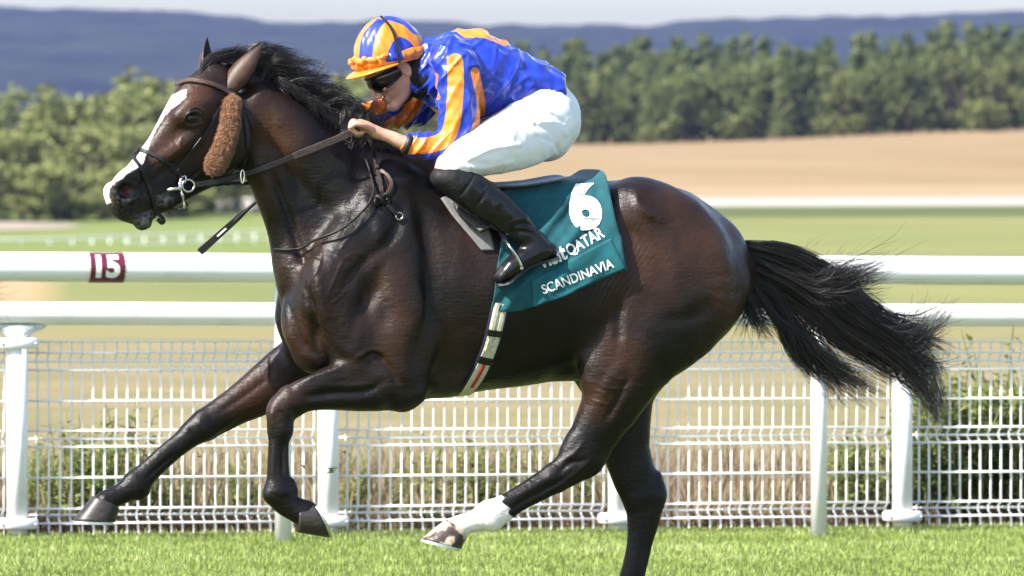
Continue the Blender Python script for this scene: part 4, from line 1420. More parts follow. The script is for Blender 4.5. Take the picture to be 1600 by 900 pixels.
HV, HF, H_UV, H_LAT, H_HLAT = horse_mesh()
HN = normals_of(HV, HF)
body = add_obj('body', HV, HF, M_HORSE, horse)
# coat markings as fields on the skin
blaze = [(291, 139), (290, 152), (280, 161), (268, 169), (258, 180), (249, 194), (240, 210), (234, 224), (229, 240), (223, 256), (211, 265), (199, 271), (190, 280), (178, 285),
         (171, 294), (170, 306), (174, 316), (150, 325), (140, 290), (170, 255), (205, 215), (238, 196), (252, 176), (256, 161), (262, 152), (278, 144)]
bs = poly_sdf(H_UV, blaze) / 460
bs = np.where((H_UV[:, 0] < 300) & (H_UV[:, 1] < 330) & (H_HLAT < .05), bs, .2)
sock_ax = (H_UV - np.array([786, 800])) @ np.array([-.85, .5])     # along the near hind cannon towards the hoof
sk = np.where((H_UV[:, 0] < 830) & (H_UV[:, 0] > 680) & (H_UV[:, 1] > 760) & (H_LAT < -.08), -(sock_ax + 9 + 3 * np.sin(H_UV[:, 1] * .35)) / 460, .2)
set_attr(body, 'white', np.minimum(bs, sk))
def blob(pts):
    out = np.zeros(len(HV))
    for u, v, ru, rv, a in pts:
        out = np.maximum(out, a * np.exp(-((H_UV[:, 0] - u) / ru) ** 2 - ((H_UV[:, 1] - v) / rv) ** 2))
    return out
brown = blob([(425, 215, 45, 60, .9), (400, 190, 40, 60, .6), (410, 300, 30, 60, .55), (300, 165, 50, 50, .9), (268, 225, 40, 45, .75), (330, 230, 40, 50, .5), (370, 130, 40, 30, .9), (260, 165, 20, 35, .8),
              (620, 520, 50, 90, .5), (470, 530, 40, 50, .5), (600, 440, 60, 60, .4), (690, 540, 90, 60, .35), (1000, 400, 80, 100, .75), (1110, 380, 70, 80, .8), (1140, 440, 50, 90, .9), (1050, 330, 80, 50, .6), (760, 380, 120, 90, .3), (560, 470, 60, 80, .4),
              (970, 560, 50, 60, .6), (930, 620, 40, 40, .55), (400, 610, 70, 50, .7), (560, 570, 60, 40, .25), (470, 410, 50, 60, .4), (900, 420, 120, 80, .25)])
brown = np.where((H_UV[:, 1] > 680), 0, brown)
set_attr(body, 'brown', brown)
set_attr(body, 'black', np.zeros(len(HV)))
set_attr(body, 'skin', np.clip(blob([(226, 345, 22, 14, .95), (255, 312, 14, 9, .9), (190, 310, 26, 24, .35), (370, 690, 1, 1, 0)]), 0, 1))
set_attr(body, 'pink', np.clip(2 * blob([(196, 300, 10, 9, 1.0)]) - .6, 0, 1) * (H_HLAT > -.052) )
set_attr(body, 'vein', np.clip(blob([(460, 300, 60, 90, .5), (520, 590, 90, 40, .5), (620, 480, 60, 90, .35), (510, 430, 60, 80, 1), (560, 360, 70, 60, .7), (560, 250, 60, 60, .4), (950, 600, 40, 50, .8), (890, 700, 40, 40, .6), (1010, 420, 60, 80, .25), (280, 230, 40, 40, .5)]), 0, 1))

H_BVH = BVHTree.FromPolygons([tuple(v) for v in HV], [tuple(f) for f in HF.tolist()])
CAM_P = np.array([0, -D_CAM, H_CAM])
def on_horse(u, v, off=0.0, bvh=None):
    """point of the horse's skin seen at that place, lifted by off along the skin's normal"""
    d = np.array([(u - 800) / F_PX, 1.0, -(v - V_HOR) / F_PX])
    hit = (bvh or H_BVH).ray_cast(Vector(CAM_P), Vector(d).normalized(), 60)
    k = 0
    while hit[0] is None and k < 9 and u < 330:                # just outside the nose line: step onto the skin
        k += 1; d[0] += 2 / F_PX
        hit = (bvh or H_BVH).ray_cast(Vector(CAM_P), Vector(d).normalized(), 60)
    if hit[0] is None: return None
    n = np.array(hit[1])
    if n @ d > 0: n = -n
    return np.array(hit[0]) + n * off, n

# ---- eyes
def uv_sphere(c, r, axes=None, nu=20, nv=12):
    A = np.eye(3) if axes is None else np.asarray(axes)
    V, F = [], []
    for i in range(nv + 1):
        ph = math.pi * i / nv
        for j in range(nu):
            th = 2 * math.pi * j / nu
            q = np.array([math.sin(ph) * math.cos(th) * r[0], math.sin(ph) * math.sin(th) * r[1], math.cos(ph) * r[2]])
            V.append(np.array(c) + q @ A)
    for i in range(nv):
        for j in range(nu):
            k = (j + 1) % nu
            F.append([i * nu + j, (i + 1) * nu + j, (i + 1) * nu + k, i * nu + k])
    return V, F
for s in (-1, 1):
    e = on_horse(303, 184)[0] if s < 0 else HEAD.P(303, 184, .088)
    if s < 0:
        e = e + np.array([HEAD.l[0], HEAD.l[1], 0]) * .0095
    V, F = uv_sphere(e, (.0235, .0165, .017), [[HEAD.h[0], HEAD.h[1], .12], [HEAD.l[0], HEAD.l[1], 0], [-.12 * HEAD.h[0], -.12 * HEAD.h[1], 1]])
    add_obj('eye', V, F, M_EYE, horse)

def eyelid(uvs, r):
    P = []
    for u, v in catmull(np.array(uvs, float), 6):
        q = on_horse(u, v, .0015); P.append(q[0])
    P = np.array(P)
    for k in range(3): P[1:-1] = (P[:-2] + 2 * P[1:-1] + P[2:]) / 4
    t = np.linspace(0, 1, len(P))
    mb = MB(); mb.tube(P, r * (.25 + .75 * np.sin(t * math.pi) ** .7), 10); mb.build('eyelid', M_LID, horse, True)
M_LID = simple_mat('eyelid_skin', (.007, .0055, .005), .4, .35, 0, .2, 60)
eyelid([(287, 191), (292, 179), (302, 174), (312, 177), (319, 187)], .0055)
eyelid([(287, 191), (294, 195), (304, 196), (313, 193), (319, 187)], .0042)
eyelid([(290, 181), (296, 172), (305, 169), (315, 173), (321, 181)], .0024)
# ---- ears
M_EAR = Mat('horse_ear')
_v = M_EAR.coord()
M_EAR.set(color=M_EAR.mix(M_EAR.attr('tip'), M_EAR.ramp(M_EAR.noise(_v, 30, 4), [(.3, (.034, .0165, .0095)), (.7, (.078, .037, .020))]), (.010, .007, .006)), rough=.45, spec=.4)
M_EAR.bump(M_EAR.noise(M_EAR.coord('Object', scale=(20, 20, 60)), 8, 3), .3, .004)
def ear(base_uv, tip_uv, d0, d1, open_dir, wmax, bend):
    a, b = HEAD.P(*base_uv, d0), HEAD.P(*tip_uv, d1)
    ax = b - a; ln = np.linalg.norm(ax); ax /= ln
    o = np.asarray(open_dir, float); o -= ax * (o @ ax); o /= np.linalg.norm(o)
    s = np.cross(ax, o)
    prof = [(0, .62, 250), (.08, .74, 235), (.2, .9, 215), (.34, 1.0, 195), (.5, .95, 175), (.65, .78, 160), (.8, .52, 150), (.92, .24, 150), (1.0, .03, 150)]
    nn = 15
    V, F, tip = [], [], []
    for sgn, th in ((1, 0.0), (0, .0035)):
        for t, w, arc in prof:
            r = w * wmax / 2
            for j in range(nn):
                q = R(arc) * (j / (nn - 1) - .5)
                rr = r - th
                off = -o * rr * math.cos(q) * .85 + s * rr * math.sin(q)
                V.append(a + ax * ln * t + off + o * bend * math.sin(t * math.pi) * ln + o * r * .3)
                tip.append(max(0, (t - .62) / .3, (abs(j / (nn - 1) - .5) * 2 - .62) * 2.4) if sgn else (.5 + t * .4))
    m = len(prof)
    for k in range(2):
        for i in range(m - 1):
            for j in range(nn - 1):
                f = [k * m * nn + i * nn + j, k * m * nn + i * nn + j + 1, k * m * nn + (i + 1) * nn + j + 1, k * m * nn + (i + 1) * nn + j]
                F.append(f if k == 0 else f[::-1])
    for i in range(m - 1):
        for j in (0, nn - 1):
            F.append([i * nn + j, (i + 1) * nn + j, m * nn + (i + 1) * nn + j, m * nn + i * nn + j])
    e = add_obj('ear', V, F, M_EAR.m, horse)
    set_attr(e, 'tip', np.clip(tip, 0, 1))
hx = np.array([HEAD.h[0], HEAD.h[1], 0]); hl = np.array([HEAD.l[0], HEAD.l[1], 0]); hz = np.array([0, 0, 1.0])
ear((352, 143), (412, 68), -.045, -.075, hl * .8 + hx * .75 - hz * .2, .080, -.02)
ear((318, 122), (324, 58), .045, .07, hl * -.9 + hx * .5, .068, .02)

# ---- hooves and racing plates
def hoof(toe, heel, d, up_sign, mat, frame=BODY, half_w=.055, h_front=.084, h_heel=.045, slope=.62):
    T, Hh = frame.P(*toe, d), frame.P(*heel, d)
    Fw = T - Hh; ln = np.linalg.norm(Fw); Fw /= ln
    Lt = frame.L3
    U = np.cross(Fw, Lt) * up_sign; U /= np.linalg.norm(U)
    if up_sign == 0: raise ValueError
    n = 28
    V, F = [], []
    def outline(t):      # t 0 = sole, 1 = coronet
        pts = []
        for j in range(n):
            th = 2 * math.pi * j / n
            x = math.cos(th); y = math.sin(th)
            fx = (x * .5 if x > 0 else x * .44)                       # along, 0 at the middle
            wy = half_w * abs(y) ** .85 * (1 if y > 0 else -1)
            px = .5 * ln + fx * ln
            front = px / ln                                            # 0 heel .. 1 toe
            hgt = h_heel + (h_front - h_heel) * max(0, min(1, front))
            z = hgt * t
            px2 = px - z * slope * (1.0 if front > .3 else .75)
            sc_ = 1 - .20 * t
            cx = .5 * ln - hgt * t * slope * .9
            px2 = cx + (px2 - cx) * (1 - .17 * t ** 1.3)
            pts.append(Hh + Fw * px2 + Lt * wy * sc_ + U * (z + .008))
        return pts
    lev = [0, .12, .3, .5, .7, .86, .95, 1.0]
    for t in lev: V += outline(t)
    V += [np.mean(V[-n:], 0) + U * .004]
    ct = len(V) - 1
    V += [np.mean(V[:n], 0) + U * .006]; cb = len(V) - 1
    for i in range(len(lev) - 1):
        for j in range(n):
            k = (j + 1) % n
            F.append([i * n + j, i * n + k, (i + 1) * n + k, (i + 1) * n + j])
    for j in range(n):
        k = (j + 1) % n
        F.append([(len(lev) - 1) * n + j, (len(lev) - 1) * n + k, ct]); F.append([k, j, cb])
    ho = add_obj('hoof', V, F, mat, horse)
    # plate: an open crescent under the rim
    V, F = [], []
    js = [j for j in range(-11, 12)]
    for j in js:
        th = 2 * math.pi * j / n
        x, y = math.cos(th), math.sin(th)
        fx = (x * .5 if x > 0 else x * .44); wy = half_w * abs(y) ** .85 * (1 if y > 0 else -1)
        for sc_, up in ((1.03, .008), (1.04, -.001), (.74, -.001), (.74, .008)):
            V.append(Hh + Fw * (.5 * ln + fx * ln * sc_) + Lt * wy * sc_ + U * up)
    for i in range(len(js) - 1):
        for j in range(4):
            k = (j + 1) % 4
            F.append([i * 4 + j, i * 4 + k, (i + 1) * 4 + k, (i + 1) * 4 + j])
    F.append([0, 1, 2, 3]); F.append([(len(js) - 1) * 4 + j for j in (3, 2, 1, 0)])
    sh = add_obj('shoe', V, F, M_SHOE, ho, smooth=False)
hoof((114, 817), (184, 819), .15, -1, M_HOOF)
hoof((516, 838), (488, 781), -.20, -1, M_HOOF)
hoof((659, 846), (722, 862), -.17, -1, M_HOOF_P)
hoof((903, 1044), (968, 1044), .165, -1, M_HOOF)
# ------------------------------------------------------------------ jockey
JK = BODY
def mat_satin(name):
    m = Mat(name)
    v = m.coord('Object')
    o = m.attr('orange')
    n = m.noise(v, 25, 3)
    blue = m.ramp(n, [(.3, (.009, .026, .32)), (.7, (.016, .046, .44))])
    org = m.ramp(n, [(.3, (.62, .165, .008)), (.7, (.74, .225, .014))])
    f = m.maprange(o, -.0012, .0012, 1, 0)
    m.set(color=m.mix(f, blue, org), rough=.30, spec=.6, sheen=.25, sheen_rough=.3)
    # crumpled satin: stretched noise at two scales, warped
    w = m.noise(v, 7, 2, .5, out='Color')
    mp = m.n('ShaderNodeMix', data_type='VECTOR'); mp.inputs[0].default_value = .12
    m.l(v, mp.inputs[4]); m.l(w, mp.inputs[5])
    n1 = m.n('ShaderNodeTexNoise'); n1.noise_type = 'RIDGED_MULTIFRACTAL'
    n1.inputs['Scale'].default_value = 13; n1.inputs['Detail'].default_value = 2.5
    m.l(mp.outputs[1], n1.inputs['Vector'])
    n2 = m.noise(mp.outputs[1], 34, 3, .5)
    m.bump(m.math('ADD', m.math('MULTIPLY', n1.outputs[0], .55), m.math('MULTIPLY', n2, .25)), .55, .016)
    return m.m
M_SATIN = mat_satin('blue_orange_satin')
def mat_skin():
    m = Mat('skin')
    v = m.coord('Object')
    n = m.noise(v, 30, 4)
    col = m.ramp(n, [(.3, (.42, .22, .15)), (.7, (.54, .31, .225))])
    col = m.mix(m.attr('lip'), col, (.36, .13, .11))
    col = m.mix(m.math('MULTIPLY', m.attr('stubble'), .45), col, (.26, .18, .15))
    m.set(color=col, rough=.48, spec=.4, sss=.15, sss_scale=.01, sss_radius=(1, .35, .2))
    m.bump(m.noise(v, 220, 3), .12, .002)
    return m.m
M_SKIN = mat_skin()
def mat_breeches():
    m = Mat('white_breeches')
    v = m.coord('Object', scale=(1, 1, 1.4))
    n = m.noise(v, 14, 3, .5, 1.2)
    m.set(color=m.ramp(m.noise(v, 9, 3), [(.3, (.76, .76, .78)), (.7, (.82, .82, .83))]), rough=.55, spec=.3, sheen=.15)
    m.bump(m.math('ADD', n, m.math('MULTIPLY', m.noise(v, 240, 2), .05)), .14, .010)
    return m.m
M_BREECH = mat_breeches()
def mat_boot():
    m = Mat('black_boot_leather')
    v = m.coord('Object')
    m.set(color=(.008, .008, .009), rough=m.math('ADD', m.maprange(m.noise(v, 12, 3), .3, .7, .16, .32), m.math('MULTIPLY', m.attr('matte'), .4)), spec=.32)
    m.bump(m.math('ADD', m.noise(v, 14, 2, .4, .8), m.math('MULTIPLY', m.noise(v, 120, 3), .06)), .3, .008)
    return m.m
M_BOOT = mat_boot()
M_BLACKC = simple_mat('black_cloth', (.010, .010, .012), .75, .25, 0, .3, 40, .25, 90)
M_BLACKG = Mat('black_visor').set(color=(.004, .004, .005), rough=.08, spec=.45).m
M_BLACKR = simple_mat('black_rubber', (.012, .012, .013), .5, .4, 0, .2, 40)

rider = empty('person', BODY.P(800, 300))
tag(rider, 'jockey in blue and orange striped silks crouching over the galloping horse, holding the reins', 'person')

# canonical head axes
JHF = Frame(BODY.P(585, 128), 20)
_c, _s = math.cos(R(38)), math.sin(R(38))
_h = np.array([JHF.h[0], JHF.h[1], 0]); _z = np.array([0, 0, 1.0])
J_F, J_U, J_L = -_h * _c - _z * _s, -_h * _s + _z * _c, np.array([JHF.l[0], JHF.l[1], 0])      # forward, up, lateral (+ = far side)
J_B = JHF.P(581, 129, 0)
J_AX = np.array([J_F, J_U, J_L])
def jh(f, u, l=0.0):
    return J_B + J_F * f + J_U * u + J_L * l
def jst(pts):
    return np.array([(*jh(f, u, l), a, b) for f, u, l, a, b in pts])

def jockey_body():
    fd = Field((-.62, -.48, 1.38), (.26, .42, 2.18), .004)
    B = fd.ball
    B(jh(-.095, .035), (.100, .098, .077), .02, axes=J_AX)
    B(jh(-.058, -.045), (.054, .078, .053), .03, axes=J_AX)
    B(jh(-.10, -.03), (.07, .07, .062), .03, axes=J_AX)
    for s in (-1, 1):
        fd.sweep(jst([(-.100, -.050, s * .052, .020, .014), (-.066, -.092, s * .041, .015, .012), (-.015, -.112, s * .016, .014, .014)]), J_L, .014)
        B(jh(-.024, -.036, s * .042), (.022, .012, .017), .014, axes=J_AX)
        B(jh(.010, -.053, s * .0125), (.010, .008, .007), .008, axes=J_AX)
        B(jh(-.105, -.022, s * .074), (.019, .031, .008), .006, axes=J_AX)
        fd.ball(jh(-.104, -.020, s * .083), (.010, .020, .006), .005, 'sub', J_AX)
    B(jh(-.006, -.108), (.017, .015, .020), .018, axes=J_AX)
    fd.sweep(jst([(-.006, .004, 0, .012, .011), (.008, -.018, 0, .011, .010), (.022, -.040, 0, .010, .010), (.028, -.050, 0, .0085, .0105)]), J_L, .010)
    fd.sweep(jst([(-.006, .006, -.034, .008, .010), (-.001, .008, 0, .009, .012), (-.006, .006, .034, .008, .010)]), J_U, .012)
    fd.sweep(jst([(-.004, -.073, -.020, .005, .006), (.005, -.071, 0, .0055, .007), (-.004, -.073, .020, .005, .006)]), J_U, .006)
    fd.sweep(jst([(-.006, -.084, -.018, .0055, .006), (.002, -.083, 0, .006, .007), (-.006, -.084, .018, .0055, .006)]), J_U, .006)
    fd.sweep(jst([(-.002, -.0775, -.024, .0015, .010), (.008, -.0770, 0, .0015, .012), (-.002, -.0775, .024, .0015, .010)]), J_U, .003, op='sub')
    # neck, core of trunk, arms and legs (covered by the clothing)
    S, L = BODY.S, BODY.L3
    nk = np.vstack([jst([(-.12, -.05, 0, .055, .055)]), S([(668, 112, 0, 26, .06), (700, 118, 0, 45, .10)])])
    fd.sweep(nk, L, .03)
    fd.sweep(S([(700, 116, 0, 46, .13), (745, 122, 0, 52, .14), (795, 136, 0, 44, .13), (840, 165, 0, 40, .13)]), L, .04)
    for s in (-1, 1):
        fd.sweep(S([(842, 182, s * .10, 36, .08), (790, 218, s * .2, 32, .06), (735, 245, s * .265, 24, .05), (700, 268, s * .28, 18, .04), (760, 315, s * .285, 18, .035), (815, 365, s * .28, 13, .03), (840, 388, s * .28, 10, .025)]), L, .03)
    # near arm and fist
    fd.sweep(S([(712, 95, -.15, 22, .045), (716, 160, -.21, 20, .04), (708, 215, -.22, 18, .036), (672, 227, -.215, 14, .033), (640, 226, -.205, 11.5, .027), (610, 214, -.19, 10, .024), (588, 207, -.18, 9, .026)]), L, .02)
    fd.sweep(S([(588, 207, -.178, 9, .027), (574, 200, -.175, 10, .036), (563, 195, -.172, 9, .038)]), L, .012)
    for i, (dd, ln) in enumerate(((-.208, .92), (-.188, 1.0), (-.168, 1.0), (-.148, .86))):
        k0 = (563, 194 + i * .6); k1 = (563 - 12 * ln, 190 + i); k2 = (563 - 15 * ln, 199 + i); k3 = (563 - 6 * ln, 208 + i); k4 = (566, 207 + i)
        fd.sweep(S([(*k0, dd * .94 - .01, 5, .0095), (*k1, dd, 4.4, .0090), (*k2, dd, 4.0, .0083), (*k3, dd, 3.7, .0078), (*k4, dd, 3.2, .0072)]), L, .004)
    fd.sweep(S([(580, 202, -.205, 5, .011), (568, 196, -.222, 4.6, .010), (556, 194, -.225, 4.2, .009), (547, 199, -.222, 3.6, .008)]), L, .006)
    # far arm and fist
    fd.sweep(S([(690, 105, .15, 22, .045), (656, 165, .20, 20, .04), (625, 177, .19, 17, .036), (590, 181, .15, 13, .03), (566, 186, .11, 10, .024)]), L, .02)
    fd.sweep(S([(566, 186, .11, 9, .028), (552, 189, .10, 10, .036), (545, 192, .095, 9, .036)]), L, .012)
    for i, dd in enumerate((.065, .085, .105, .125)):
        fd.sweep(S([(546, 190, dd, 5, .0095), (535, 189, dd, 4.4, .009), (531, 198, dd, 4, .0083), (538, 207, dd, 3.7, .0078)]), L, .004)
    fd.sweep(S([(560, 183, .07, 5, .011), (547, 181, .055, 4.5, .010), (536, 185, .055, 4, .009)]), L, .006)
    return fd.mesh(smooth=2, lam=.4)
JV, JF = jockey_body()
jb = add_obj('body', JV, JF, M_SKIN, rider)
q = (JV - J_B) @ J_AX.T
lip = np.exp(-((q[:, 1] + .0775) / .009) ** 2 - (q[:, 2] / .018) ** 2) * (q[:, 0] > -.012) * (np.linalg.norm(q, axis=1) < .2)
stub = np.clip((-.055 - q[:, 1]) / .02, 0, 1) * (q[:, 1] > -.14) * (np.linalg.norm(q, axis=1) < .17)
set_attr(jb, 'lip', lip); set_attr(jb, 'stubble', stub * .6)

# ---- silk jacket
def folds(V, N, amp, f1, f2, seed):
    w = np.stack([sin_noise(V, f1 * .5, seed + i, 6) for i in range(3)], 1) * .03
    a = sin_noise(V + w, f1, seed + 7, 5); b = sin_noise(V + w * .5, f2, seed + 8, 6)
    ridge_ = (1 - np.abs(np.tanh(a * 1.2))) * 2 - 1
    return V + N * (amp * (ridge_ * .65 + b * .3))[:, None]
def build_jacket():
    fd = Field((-.62, -.50, 1.68), (.20, .50, 2.26), .0042)
    S, L = BODY.S, BODY.L3
    fd.loft(S([(660, 106, 0, 46, .10), (690, 112, 0, 63, .165), (735, 119, 0, 75, .188), (775, 128, 0, 64, .172), (815, 135, 0, 51, .16), (845, 141, 0, 42, .158), (858, 143, 0, 38, .155)]), L, .03)
    fd.sweep(S([(700, 82, -.14, 32, .06), (714, 104, -.185, 36, .062), (717, 140, -.205, 35, .062), (717, 176, -.218, 33, .06), (712, 208, -.222, 30, .056), (700, 224, -.222, 27, .052), (676, 229, -.217, 23, .048), (652, 228, -.208, 20, .042), (640, 227, -.204, 17, .037)]), L, .022)
    fd.sweep(S([(680, 90, .14, 32, .06), (676, 125, .19, 33, .06), (655, 163, .205, 30, .056), (628, 174, .19, 27, .05), (597, 177, .155, 25, .045), (572, 180, .12, 21, .038), (562, 182, .11, 17, .032)]), L, .022)
    fd.sweep(S([(655, 112, 0, 36, .075), (668, 110, 0, 44, .09)]), L, .02)
    # hollow under the chest between the arms stays open; loose hem bulges over the waistband
    fd.blur(1)
    V, Fq = fd.mesh(smooth=3)
    N = normals_of(V, Fq)
    a_ = V * np.array([1, 1, 1]) ; rot_ = np.array([[.55, 0, .83], [0, 1, 0], [-.83, 0, .55]])
    a_ = (V @ rot_.T) * np.array([.25, .6, 1.6])
    V = folds(V, N, .0048, 7, 16, 31)
    V = V + N * (.0046 * ((1 - np.abs(np.tanh(sin_noise(a_, 11, 77, 6) * 1.3))) * 2 - 1))[:, None]
    V = laplace(V, Fq, 1, .4)
    return V, Fq
CV, CF = build_jacket()
jacket = add_obj('jacket', CV, CF, M_SATIN, rider)
cuv = to_px(CV); clat = (CV[:, :2] - BODY.q) @ BODY.l
def stripe(line, half, cond):
    d, _ = poly_dist(cuv, catmull(np.array(line, float), 6))
    return np.where(cond, d - half, 60)
org = np.full(len(CV), 60.0)
near = clat < -.10
org = np.minimum(org, stripe([(711, 96), (712, 130), (710, 165), (706, 195), (696, 216), (674, 226), (636, 229)], 12.5, near))
org = np.minimum(org, stripe([(742, 112), (748, 140), (752, 170), (742, 205), (726, 236), (716, 248)], 6.5, near))
org = np.minimum(org, stripe([(681, 118), (679, 138), (684, 152)], 4, near & (clat < -.14)))
far = clat > .06
org = np.minimum(org, stripe([(556, 178), (580, 168), (602, 160), (630, 150)], 15, far))
org = np.minimum(org, stripe([(610, 197), (632, 184), (648, 164), (660, 140)], 11, far))
mid = np.abs(clat) < .30
org = np.minimum(org, np.where((cuv[:, 1] > 150) & (cuv[:, 0] < 690) & (clat > -.17) & ~far, poly_sdf(cuv, [(640, 160), (660, 168), (690, 172), (700, 210), (660, 205), (640, 180)]), 60))
# round spot on the back, laid out on the cloth itself
c0 = BODY.P(752, 52, 0)
ca = ((CV - c0) @ np.array([BODY.h[0] * .93, BODY.h[1] * .93, -.37])) / .108; cb = clat / .115
sp = (np.sqrt(ca ** 2 + cb ** 2) - 1) * 50
org = np.minimum(org, np.where((cuv[:, 1] < 100) & (normals_of(CV, CF)[:, 2] > .1), sp, 60))
set_attr(jacket, 'orange', org / 460)

# ---- breeches, boots
def build_legs(kind):
    fd = Field((-.30, -.44, 1.58), (.28, .48, 2.02), .0045) if kind == 'breeches' else Field((-.36, -.46 if kind < 0 else .14, 1.26), (.20, -.10 if kind < 0 else .52, 1.76), .004)
    S, L = BODY.S, BODY.L3
    if kind == 'breeches':
        fd.sweep(S([(812, 160, 0, 42, .14), (842, 172, 0, 48, .165), (848, 190, 0, 46, .17), (838, 206, 0, 44, .15)]), L, .03)
        for s in (-1, 1):
            fd.sweep(S([(846, 186, s * .09, 50, .10), (822, 208, s * .15, 52, .095), (782, 226, s * .215, 45, .085), (742, 241, s * .26, 36, .07), (712, 257, s * .282, 26, .055), (696, 268, s * .288, 17, .044)]), L, .03)
        fd.sweep(S([(868, 166, -.07, 26, .08), (872, 196, -.075, 26, .08), (858, 222, -.08, 26, .08)]), L, .03)
        fd.sweep(S([(868, 166, .07, 26, .08), (872, 196, .075, 26, .08), (858, 222, .08, 26, .08)]), L, .03)
        fd.blur(1)
        V, Fq = fd.mesh(smooth=3)
        N = normals_of(V, Fq)
        uv = to_px(V)
        # pulled creases from the hip towards the knee
        for ln, w, dep in (([(838, 196), (860, 206), (872, 230)], 4, -.005), ([(832, 204), (848, 222), (852, 244)], 4, .004), ([(845, 190), (868, 192), (884, 210)], 4, .004),
                           ([(735, 262), (760, 262), (800, 254)], 4, .003), ([(726, 236), (760, 216), (800, 204)], 3, -.004), ([(734, 248), (770, 232), (812, 226)], 3, .004), ([(846, 176), (864, 180), (880, 190)], 3, -.004), ([(840, 214), (862, 222), (874, 238)], 3, -.004), ([(704, 250), (716, 262), (724, 274)], 3, -.005), ([(722, 250), (734, 258), (738, 268)], 3, -.005), ([(812, 190), (800, 215), (806, 240)], 5, .003)):
            d, fr = poly_dist(uv, catmull(np.array(ln, float), 6))
            V = V + N * (dep * np.exp(-(d / w) ** 2) * np.clip(-N[:, 1] * 2, 0, 1))[:, None]
        V = folds(V, N, .0012, 6, 14, 71)
        return V, Fq
    out = []
    s = kind
    fd.sweep(S([(688, 277, s * .291, 16, .050), (708, 283, s * .293, 24, .060), (742, 303, s * .292, 30, .058), (772, 325, s * .29, 29, .055), (800, 346, s * .286, 26, .049), (822, 368, s * .284, 21, .041), (836, 382, s * .284, 19, .038)]), L, .012)
    fd.sweep(S([(858, 391, s * .284, 13, .036), (842, 394, s * .286, 18, .040), (820, 403, s * .29, 18, .044), (797, 419, s * .293, 15, .044), (780, 434, s * .293, 9, .036)]), L, .018)
    V, Fq = fd.mesh(smooth=2)
    N = normals_of(V, Fq)
    uv = to_px(V)
    if s < 0:
        for ln, w, dep in (([(806, 352), (820, 350), (838, 356)], 3.5, -.005), ([(800, 362), (820, 362), (842, 366)], 3.5, -.005), ([(812, 342), (826, 338), (836, 344)], 4, .004), ([(775, 320), (790, 312), (800, 318)], 5, .003),
                           ([(742, 272), (730, 292), (720, 304)], 2.2, -.004), ([(764, 290), (752, 312), (738, 324)], 2.2, -.004)):
            d, fr = poly_dist(uv, catmull(np.array(ln, float), 6))
            V = V + N * (dep * np.exp(-(d / w) ** 2) * np.clip(-N[:, 1] * 2, 0, 1))[:, None]
    V = folds(V, N, .0009, 10, 24, 91)
    return V, Fq
BV, BF = build_legs('breeches')
add_obj('breeches', BV, BF, M_BREECH, rider)
for s in (-1, 1):
    KV, KF = build_legs(s)
    bt = add_obj('boot', KV, KF, M_BOOT, rider)
    set_attr(bt, 'matte', np.clip((52 - (to_px(KV) - np.array([690, 275])) @ np.array([.78, .62])) / 4, 0, 1))
    # cloth gaiter over the top of the boot
    # welt and sole
    mb = MB()
    P = [BODY.P(u, v, s * .288) for u, v in ((871, 403), (850, 409), (826, 416), (806, 428), (790, 441), (776, 446))]
    P = catmull(P, 5)
    n_ = np.tile(np.array([.35, 0, .93]), (len(P), 1))
    mb.ribbon(P, n_, np.interp(np.linspace(0, 1, len(P)), [0, .25, .5, .8, 1], [.06, .058, .078, .080, .05]), .008)
    mb.build('sole', M_BLACKR, bt)

# ---- helmet with silk cap, peak, bow, strap, goggles, harness
_c, _s = math.cos(R(15)), math.sin(R(15))
K_F, K_U = -_h * _c - _z * _s, -_h * _s + _z * _c
K_C = JHF.P(606, 73, 0)
HC = (0.0, 0.0)
HR = np.array([.129, .103, .101])
def jk(f, u, l=0.0):
    return K_C + K_F * f + K_U * u + J_L * l
def cap_pt(az, el, off=0.0):
    """az 0 = front, + = far side; el from rim (0) to top (90 deg)"""
    ce, se = math.cos(el), math.sin(el)
    p = np.array([(HR[0] + off) * ce * math.cos(az), (HR[1] + off) * se - .052 * (1 - se), (HR[2] + off) * ce * math.sin(az)])
    bulge = 1 + .02 * math.sin(el * 2)
    p = p * np.array([bulge, 1, bulge])
    # lower at the back, higher over the ear
    low = (.5 - .5 * math.cos(az)) * (1 - se) * .010
    return jk(HC[0] + p[0], HC[1] + p[1] - low, p[2])
helmet_e = empty('tmp'); bpy.data.objects.remove(helmet_e)
V, F = [], []
na, ne = 96, 40
for i in range(ne + 1):
    for j in range(na):
        el = R(90) * (i / ne) ** .9; az = 2 * math.pi * j / na
        pu = .0016 * math.sin(az * 27 + 3 * math.sin(el * 5)) * math.exp(-(i / ne / .35) ** 2) + .0009 * math.sin(az * 14 + el * 9)
        V.append(cap_pt(az, el, pu))
for i in range(ne):
    for j in range(na):
        k = (j + 1) % na
        F.append([i * na + j, i * na + k, (i + 1) * na + k, (i + 1) * na + j])
V = np.array(V)
helmet = add_obj('helmet', V, F, M_SATIN, rider)
huv = to_px(V); hlat = (V - J_B) @ J_L
blue_polys = [[(561, 106), (561, 85), (563, 66), (568, 52), (578, 40), (590, 29), (604, 32), (594, 44), (587, 56), (584, 72), (582, 86), (581, 106)],
              [(604, 94), (607, 78), (614, 65), (624, 57), (634, 60), (644, 69), (653, 80), (640, 88), (620, 93)],
              [(598, 22), (620, 22), (642, 36), (660, 56), (646, 53), (630, 39), (612, 33), (602, 31)],
              [(540, 70), (545, 56), (554, 42), (566, 33), (560, 48), (553, 60), (550, 80), (547, 100), (540, 100)]]
hb = np.full(len(V), -30.0)
for p in blue_polys:
    hb = np.maximum(hb, -poly_sdf(huv, p))
qa = np.arctan2((V - jk(*HC)) @ J_L, (V - jk(*HC)) @ K_F)
hfar = np.sin(qa * 5.0) * 14
